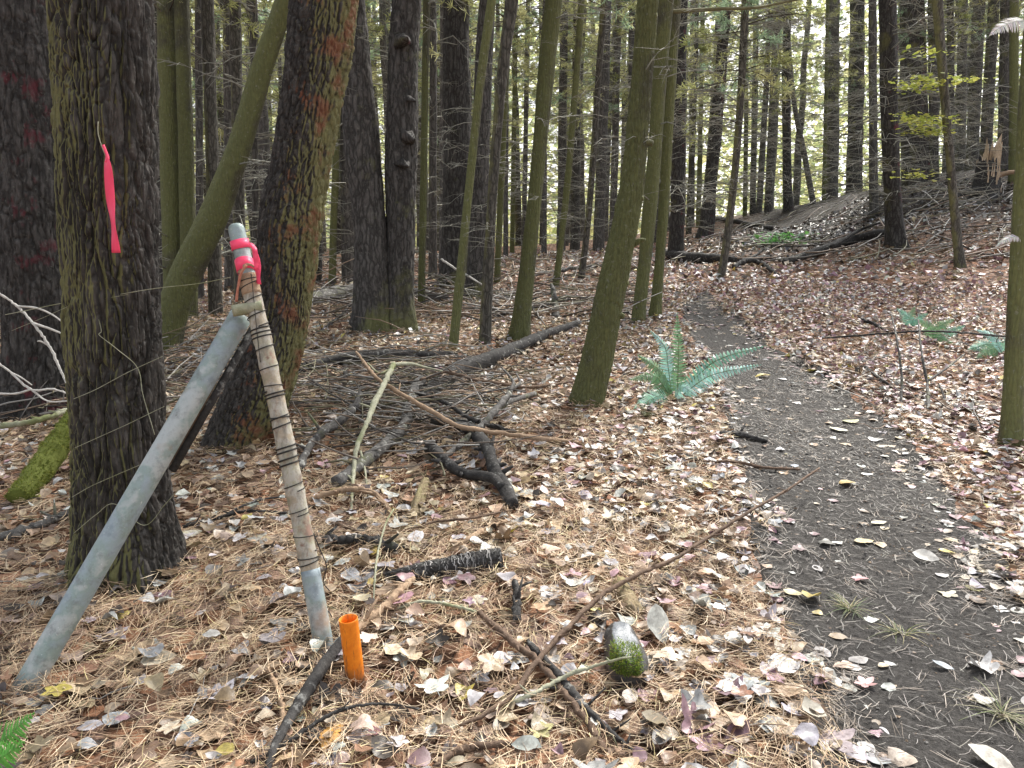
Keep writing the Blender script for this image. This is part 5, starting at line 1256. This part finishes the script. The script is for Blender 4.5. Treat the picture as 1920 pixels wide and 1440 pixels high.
# orange pipe
def orange_pipe():
    foot = G(668, 1284); top = at_y(653, 1160, foot[1] - .01)
    d = (top - foot); L = np.linalg.norm(d); d /= L; o = foot.copy()
    m, nt, b = new_mat('orange_paint'); v = vmap(nt)
    n = noise(nt, v, 30, 5, .7); n2 = noise(nt, v, 9, 4, .6)
    c = ramp(nt, [(.3, (.70, .17, .012)), (.7, (.86, .27, .02))], n)
    c = mixc(nt, mth(nt, 'MULTIPLY', mth(nt, 'SUBTRACT', n2, .60), 8, True), c, (.42, .10, .02))
    c = mixc(nt, mth(nt, 'MULTIPLY', mth(nt, 'SUBTRACT', noise(nt, vmap(nt, (1, 1, .2)), 60, 5, .7), .55), 9, True), c, (.30, .09, .03))
    sz = nt.nodes.new('ShaderNodeSeparateXYZ'); nt.links.new(v, sz.inputs[0])
    c = mixc(nt, mth(nt, 'MULTIPLY', mth(nt, 'SUBTRACT', mth(nt, 'ADD', .10, mth(nt, 'MULTIPLY', n, .12)), mth(nt, 'ADD', sz.outputs['Z'], .07)), 14, True), c, (.13, .07, .04))
    nt.links.new(c, b.inputs['Base Color']); b.inputs['Roughness'].default_value = .5; bump(nt, b, n, .3, .002)
    k = 40; r = .0335; mb = MB()
    prof = [(-.05, r), (0, r), (.25, r * 1.0), (.5, r), (.75, r), (.97, r), (1.0, r * 1.0), (1.003, r * .97), (1.0, r * .9), (.9, r * .88), (.4, r * .88), (0, r * .88)]
    P = np.array([foot + d * L * u for u, _ in prof]); T, N, B = frames(np.array([foot, foot + d])); N, B = N[0], B[0]
    th = np.arange(k) / k * 2 * PI
    V = np.array([[p + rr * (math.cos(a) * N + math.sin(a) * B) for a in th] for p, (_, rr) in zip(P, prof)]).reshape(-1, 3)
    n_ = len(prof); i = np.arange(n_ - 1)[:, None] * k; j = np.arange(k)[None]; j2 = (j + 1) % k
    mb.add(V, np.stack([i + j, i + j2, i + k + j2, i + k + j], -1).reshape(-1, 4))
    t = thing('orange_pipe', 'short open orange pipe stub standing beside the wrapped pole foot', 'pipe', o)
    link('pipe_tube', mb.mesh('pipe_tube', origin=o), m, t)
    # soil and rust line inside the bore
    mb = MB(); V, Q, T = tube_geo([foot + d * L * .05, foot + d * L * .55], r * .87, 30, True); mb.add(V, Q, T); link('soil_plug', mb.mesh('soil_plug', origin=o), M['w_black'], t)
    # wire turn near its foot
    P = np.array([foot + d * L * (.26 - .12 * q / 6) + (r + .0016) * (math.cos(q) * N + math.sin(q) * B) for q in np.linspace(.3, 4.2, 30)])
    mb = MB(); V, Q, T = tube_geo(P, .0018, 6, True); mb.add(V, Q, T); link('wire_loop', mb.mesh('wire_loop', origin=o), M['w_brown'], t)
orange_pipe()

# thin vines strung in front of the pines
def vine(label, pts, Y0, Y1, r):
    n = len(pts); P = [at_y(x, y, Y0 + (Y1 - Y0) * i / (n - 1)) for i, (x, y) in enumerate(pts)]; o = P[0].copy()
    mb = MB(); V, Q, T = tube_geo(spline(P, n * 10), r, 6, True, .2); mb.add(V, Q, T)
    tag(link('vine', mb.mesh('vine', origin=o), M['w_pale'], None, tuple(o)), label, 'vine', 'thin vines strung across the pines')
vine('topmost thin pale vine strung from dark edge pine to pole bracket', [(10, 590), (60, 580), (130, 566), (200, 556), (290, 541), (370, 532), (432, 520)], 3.35, 3.22, .0017)
vine('pale vine ending at a dropped side strand, just below the topmost', [(22, 620), (80, 596), (140, 570), (180, 563), (240, 552)], 3.32, 3.24, .0009)
vine('second slanting vine down the ribboned trunk', [(138, 748), (180, 730), (240, 698), (305, 668)], 3.2, 3.25, .0014)
vine('third slanting vine down the ribboned trunk', [(140, 840), (180, 822), (240, 795), (308, 762)], 3.2, 3.25, .0014)
vine('fourth slanting vine down the ribboned trunk', [(135, 932), (170, 912), (215, 892), (262, 872), (330, 845)], 3.2, 2.98, .0014)
vine('lowest slanting vine in front of the ribboned trunk foot', [(138, 1000), (180, 965), (215, 945), (270, 985), (310, 945), (345, 905)], 3.1, 3.05, .0013)
vine('kinked vine dropping from the ribbon side to the grey pipe', [(180, 580), (190, 620), (186, 628), (220, 655), (258, 690), (268, 740), (290, 815)], 3.24, 3.12, .0014)

# ------------------------------------------------------------------ ferns and plants
TEAL = (.24, .50, .37); TEAL2 = (.36, .62, .56); MGREEN = (.20, .36, .19)
def fern(label, base_px, fronds, seed, group=None):
    b = G(*base_px); t = thing('fern', label, 'fern', b, group); rng = np.random.default_rng(seed)
    for (mx, my, ex, ey, dm, de, w, col) in fronds:
        m = at_y(mx, my, b[1] + dm); e = at_y(ex, ey, b[1] + de)
        for q in (m, e): q[2] = max(q[2], float(height(q[0], q[1])) + .03)
        s0 = b + np.array([rng.normal(0, .015), rng.normal(0, .015), -.01])
        pts = [s0, s0 * .45 + m * .55 + np.array([0, 0, .03]), m, e]
        link('frond', frond(pts, w, rng, col).mesh('frond', origin=b), M['frond'], t)
fern('large teal fern with spreading fronds at the trail edge', (1262, 752), (
    (1272, 660, 1270, 588, .05, .1, 0.100, MGREEN), (1246, 650, 1218, 618, .0, -.05, 0.088, TEAL2), (1232, 690, 1195, 665, -.02, -.1, 0.100, MGREEN), (1225, 705, 1180, 712, -.1, -.15, 0.100, MGREEN),
    (1352, 672, 1436, 648, .1, .15, 0.088, TEAL), (1345, 700, 1426, 684, -.05, -.05, 0.088, TEAL2), (1228, 745, 1188, 790, -.25, -.45, 0.123, TEAL), (1280, 725, 1306, 742, -.25, -.35, 0.082, TEAL2)), 3)
fern('small teal fern at the far rim of the hollow', (1712, 616), ((1700, 592, 1682, 578, 0, 0, 0.106, TEAL), (1722, 596, 1740, 588, 0, -.1, 0.094, TEAL), (1706, 598, 1716, 574, .1, .2, 0.094, MGREEN)), 5, 'ferns of the hollow')
fern('low green fern in the middle of the hollow under the arched twig', (1752, 640), ((1742, 612, 1722, 600, 0, 0, 0.106, MGREEN), (1764, 610, 1790, 598, 0, 0, 0.106, MGREEN), (1775, 625, 1810, 610, 0, -.1, 0.094, TEAL), (1760, 632, 1790, 650, -.1, -.2, 0.082, MGREEN)), 6, 'ferns of the hollow')
fern('broad teal fern frond cluster beside the edge sapling', (1880, 668), ((1850, 645, 1815, 655, 0, -.1, 0.118, TEAL), (1862, 630, 1830, 618, 0, 0, 0.106, TEAL2), (1890, 640, 1910, 624, 0, 0, 0.106, TEAL), (1858, 655, 1830, 672, -.1, -.2, 0.106, MGREEN)), 7, 'ferns of the hollow')
fern('bright green fern tip at the lower picture corner', (-70, 1500), ((-30, 1420, 62, 1338, .05, .1, .10, (.12, .36, .06)), (-40, 1450, 44, 1392, -.02, .0, .09, (.12, .36, .06)), (-60, 1380, -20, 1320, 0, .05, .05, (.12, .36, .06))), 8)

def grass_tuft(label, base_px, n, L, pal, seed, name='grass_tuft'):
    b = G(*base_px); rng = np.random.default_rng(seed); mb = MB()
    for _ in range(n):
        az = rng.uniform(0, 2 * PI); l = L * rng.uniform(.5, 1.2); t = np.linspace(0, 1, 7); dr = rng.uniform(.4, 1.0)
        rad = l * (.25 * t + .75 * t * t * dr); z = l * (.55 * t - .52 * t * t * dr)
        P = np.stack([math.cos(az) * rad + rng.normal(0, .012), math.sin(az) * rad + rng.normal(0, .012), np.maximum(z, -.0) + .004], -1)
        w = .0022 * (1 - t ** 2 * .85); s = np.array([-math.sin(az), math.cos(az), 0])
        V = np.stack([P + s * w[:, None], P - s * w[:, None]], 1).reshape(-1, 3)
        mb.add(V, [(2 * i, 2 * i + 1, 2 * i + 3, 2 * i + 2) for i in range(6)], None, np.array(pal[rng.integers(len(pal))]) * rng.uniform(.7, 1.2))
    tag(link(name, mb.mesh(name, smooth=False), M['frond'], None, tuple(b)), label, 'grass tuft', 'grass tufts along the trail')
GR = [(.16, .2, .07), (.34, .3, .14), (.1, .14, .06), (.4, .36, .22)]
grass_tuft('grass tuft with splayed green blades at the trail margin', (1592, 1150), 60, .17, GR, 1)
grass_tuft('straggly flattened grass tuft next along the trail from the splayed one', (1690, 1196), 40, .16, GR, 2)
grass_tuft('sparse dark grass tuft under the large fern', (1215, 782), 50, .2, [(.12, .14, .06), (.2, .2, .1)], 3)
grass_tuft('straw-coloured grass tuft at the lower trail corner', (1880, 1350), 45, .2, [(.4, .36, .24), (.3, .28, .18), (.2, .24, .1)], 4)
# low green plant in the clearing, lit
b = G(1462, 462); rg = np.random.default_rng(9); mb = MB()
pos = np.stack([rg.normal(0, .35, 150), rg.normal(0, .3, 150), rg.uniform(.05, .35, 150)], -1)
leaves(mb, ellipse_tpl(4), pos, rg.uniform(.08, .16, 150), np.array([(.10, .30, .07), (.16, .36, .1), (.2, .34, .2)])[rg.integers(3, size=150)], .5, .5)
for q in pos[::5]:
    V, Q, T = tube_geo([np.array([0, 0, -.03]), np.array([q[0] * .4, q[1] * .4, -.03]), q * [.8, .8, .6], q], .004, 4, False); mb.add(V, Q, T, (.12, .16, .06))
tag(link('low_plant', mb.mesh('low_plant'), M['lit_leaves'], None, tuple(b)), 'low bright green leafy plant in the clearing beyond the log', 'plant')

# broken stump on the bank
def broken_stump():
    b = hit(height, 1846, 374); b = at_y(1846, 374, 24.0) if b is None or b[1] > 30 else b; b[2] = height(b[0], b[1])
    k = depth(b) / F; t = thing('broken_stump', 'splintered stump with pale torn wood on the bank', 'stump', b)
    nu, nv = 60, 30; th = np.arange(nu) / nu * 2 * PI; hmax = 92 * k; r0 = 22 * k
    top = hmax * (.62 + .3 * np.abs(vnoise(np.cos(th) * 3, np.sin(th) * 3, s=5)) + .28 * (np.cos(th - .4) > .55) + .12 * vnoise(np.cos(th) * 9, np.sin(th) * 9, s=6))
    s = np.linspace(0, 1, nv)
    Z = s[:, None] * top[None] - .1 * (1 - s[:, None]); rr = r0 * (1 + .7 * np.exp(-s[:, None] * 5) * (1 + .4 * np.cos(th * 4)[None])) * (1 - .12 * s[:, None])
    V = np.stack([rr * np.cos(th), rr * np.sin(th), Z], -1); Vi = np.stack([rr[-1] * .55 * np.cos(th), rr[-1] * .55 * np.sin(th), top * .9 - .08], -1)
    i = np.arange(nv - 1)[:, None] * nu; j = np.arange(nu)[None]; j2 = (j + 1) % nu
    Q = np.stack([i + j, i + j2, i + nu + j2, i + nu + j], -1).reshape(-1, 4)
    mb = MB(); mb.add(V.reshape(-1, 3), Q); link('stump_bark', mb.mesh('stump_bark'), M['w_black'], t)
    mb = MB(); V2 = np.vstack([V[-1], Vi, [[0, 0, hmax * .35]]]); Q2 = [(j, (j + 1) % nu, nu + (j + 1) % nu, nu + j) for j in range(nu)]; T2 = [(nu + j, nu + (j + 1) % nu, 2 * nu) for j in range(nu)]
    mb.add(V2, Q2, T2); 
    # torn face towards the viewer: long splinters
    rg = np.random.default_rng(3)
    for _ in range(14):
        a = rg.uniform(-2.1, -1.1); z0 = rg.uniform(.25, .55) * hmax; l = rg.uniform(.08, .28) * hmax; q = r0 * 1.10
        x, y = q * math.cos(a), q * math.sin(a); w = rg.uniform(.012, .03)
        mb.add([(x - w, y, z0), (x + w, y, z0), (x + w * .3, y - .015, z0 + l), (x - w * .3, y - .012, z0 + l)], [(0, 1, 2, 3)])
    link('torn_wood', mb.mesh('torn_wood', smooth=False), simple('torn_wood', (.30, .21, .13), (.64, .52, .38), 12, (4, 4, 1)), t)
    for (dx, dz, ex, ez) in ((-.1, .25, -1.3, .0), (.1, .6, .75, .72)):
        mb = MB(); V, Q, T = tube_geo(spline([(dx, -.1, dz), ((dx + ex) / 2, -.25, (dz + ez) / 2 + .05), (ex, -.4, ez)], 10), np.linspace(.14 if dx < 0 else .08, .04, 10), 10, True, .3, 3); mb.add(V, Q, T)
        link('root' if dx < 0 else 'torn_limb', mb.mesh('root' if dx < 0 else 'torn_limb'), M['w_black'] if dx < 0 else M['w_tan'], t)
broken_stump()

# ------------------------------------------------------------------ leaves one would point at
def one_leaf(label, px, py, w, col, kind='oval', yaw=None, tilt=.1, seed=0):
    global R
    keep = R; R = np.random.default_rng(seed + int(px))
    p = G(px, py, .028); s = w * depth(p) / F
    mb = MB(); tp = maple_tpl(34) if kind == 'maple' else ellipse_tpl(11)
    leaves(mb, tp, np.zeros((1, 3)), np.array([s]), np.array([col], float), tilt, .32, None if yaw is None else np.array([yaw]))
    R = keep
    tag(link('fallen_leaf', mb.mesh('fallen_leaf'), M['leaf'], None, tuple(p)), label, 'leaf', 'single leaves lying on top')
YL = (.66, .52, .10); CR = (.74, .68, .50); WH = (.76, .76, .75); GYL = (.48, .49, .51)
one_leaf('round cream-yellow leaf lying flat in the middle of the trail', 1620, 1014, 40, (.72, .58, .30), yaw=.1, tilt=.05)
one_leaf('small yellow leaf on the trail beside the round cream one', 1776, 1034, 30, YL, yaw=-.6)
one_leaf('yellow-tan leaf on the trail above the round cream one', 1588, 906, 32, (.60, .44, .16), yaw=-.1)
one_leaf('white oval leaf on the trail near the long branch tip', 1626, 889, 26, WH, yaw=.2, tilt=.05)
one_leaf('pale cream leaf on the trail between two curled grey leaves', 1648, 980, 34, CR, yaw=.3)
one_leaf('white leaf alone on the upper trail', 1642, 824, 30, WH, yaw=-.1, tilt=.05)
one_leaf('long curled white leaf near the middle of the trail', 1736, 1046, 46, (.66, .64, .6), yaw=-.5, tilt=.2)
one_leaf('greenish-yellow leaf pair member on the upper trail margin', 1595, 790, 34, (.58, .58, .30), yaw=.2)
one_leaf('pale yellow leaf lying above the white leaf on the upper trail', 1572, 806, 34, (.68, .66, .48), yaw=-.2)
one_leaf('yellow leaf beside the tip of the fern fronds on the trail', 1430, 706, 30, YL, yaw=.1)
one_leaf('pink maple leaf flat on the lower trail', 1622, 1282, 52, (.62, .36, .36), 'maple', .6, .1)
one_leaf('small red maple leaf on the trail above the grass tuft', 1612, 1086, 36, (.45, .2, .22), 'maple', .2)
one_leaf('blue-grey leaf on the dark lower trail', 1768, 1248, 38, (.44, .50, .56), yaw=-.7)
one_leaf('grey leaf low on the trail near the picture edge', 1846, 1312, 40, (.58, .57, .54), yaw=-.5)
one_leaf('yellow leaf curled at the trail edge above the grass tuft', 1522, 1122, 44, (.62, .50, .16), yaw=.9, tilt=.3)
one_leaf('pale yellow leaf touching the curled yellow one', 1488, 1112, 38, (.70, .62, .34), yaw=-.4)
one_leaf('bright yellow leaf standing on the needles behind the shaggy log', 962, 1000, 42, (.70, .60, .05), yaw=1.3, tilt=.7)
one_leaf('orange maple leaf on the needles at the front', 616, 1388, 66, (.66, .36, .10), 'maple', .9, .3)
one_leaf('yellow leaf caught in the twigs of the heap', 652, 748, 22, (.68, .62, .12), yaw=.4, tilt=.5)
one_leaf('white oval leaf between crossed sticks and trail, largest of the pale ones', 1470, 1250, 66, WH, yaw=.2, tilt=.12)
one_leaf('grey-white broad leaf above the largest pale one', 1376, 1196, 54, (.68, .68, .66), yaw=1.2, tilt=.2)
one_leaf('big pale leaf propped beside the mossy stone', 1236, 1190, 74, (.62, .63, .58), yaw=-1.1, tilt=.5)
one_leaf('pale fallen leaf by the wrapped pole and leaning pine', 355, 1002, 46, (.76, .74, .62), yaw=.5, tilt=.2)
one_leaf('small round pale leaf at the foot of the leaning pine', 452, 826, 22, (.72, .70, .62), yaw=1.3, tilt=.9)
one_leaf('yellow-green maple leaf at the front between crossed sticks and pipe', 1014, 1372, 50, (.62, .58, .28), 'maple', .3, .2)
one_leaf('cream leaf on needles at the front, near the grey pipe foot', 298, 1238, 62, (.60, .54, .42), yaw=.4, tilt=.3)
one_leaf('blue-grey leaf at the front, below the cream leaf', 218, 1346, 50, (.50, .53, .55), yaw=.05, tilt=.08)
one_leaf('large tan maple leaf at the front right of the crossed pair', 1330, 1352, 96, (.50, .36, .24), 'maple', 1.2, .3)
one_leaf('large grey maple leaf spread between stone and trail', 1390, 1290, 104, (.55, .54, .53), 'maple', -.5, .15)
one_leaf('grey-mauve maple leaf at the very front near the trail', 1560, 1392, 92, (.48, .40, .42), 'maple', .2, .15)
one_leaf('pale leaf at the front corner of the trail', 1858, 1426, 80, (.66, .62, .54), yaw=2.6, tilt=.3)
one_leaf('lilac leaf standing on edge near the trail front', 1484, 1340, 52, (.52, .50, .60), yaw=1.0, tilt=.5)

# ------------------------------------------------------------------ camera, light, world
cam = bpy.data.cameras.new('camera'); co = bpy.data.objects.new('camera', cam); C.objects.link(co)
co.location = tuple(CAM); co.rotation_euler = (PI / 2 - PITCH, 0, 0)
cam.sensor_width = 36; cam.sensor_fit = 'HORIZONTAL'; cam.lens = 36 * F / 1920; cam.clip_end = 2000; cam.clip_start = .05
bpy.context.scene.camera = co

SUN_EL, SUN_AZ = math.radians(48), math.radians(32)      # ahead and to the right
sd = bpy.data.lights.new('sun', 'SUN'); sd.energy = 1.5; sd.angle = math.radians(10); sd.color = (1, .95, .86)
so = bpy.data.objects.new('sun', sd); C.objects.link(so)
dirv = Vector((math.sin(SUN_AZ) * math.cos(SUN_EL), math.cos(SUN_AZ) * math.cos(SUN_EL), math.sin(SUN_EL)))
so.rotation_euler = dirv.to_track_quat('Z', 'Y').to_euler()
w = bpy.data.worlds.new('World'); bpy.context.scene.world = w; w.use_nodes = True
nt = w.node_tree; bg = nt.nodes['Background']
sky = nt.nodes.new('ShaderNodeTexSky'); sky.sky_type = 'NISHITA'; sky.sun_disc = False; sky.sun_elevation = SUN_EL; sky.sun_rotation = SUN_AZ
sky.air_density = 1.0; sky.dust_density = 4.0; sky.ozone_density = 1.0
hs = nt.nodes.new('ShaderNodeHueSaturation'); hs.inputs['Saturation'].default_value = .22      # thin overcast
nt.links.new(sky.outputs[0], hs.inputs['Color']); nt.links.new(hs.outputs[0], bg.inputs['Color']); bg.inputs['Strength'].default_value = .09

sc = bpy.context.scene
sc.view_settings.view_transform = 'Standard'; sc.view_settings.look = 'None'; sc.view_settings.gamma = 1; sc.view_settings.exposure = 2.0
sc.cycles.max_bounces = 6; sc.cycles.diffuse_bounces = 3; sc.cycles.transmission_bounces = 3; sc.cycles.glossy_bounces = 2
try:
    sc.cycles.use_denoising = True; sc.cycles.denoiser = 'OPENIMAGEDENOISE'
except Exception as e: print(e)
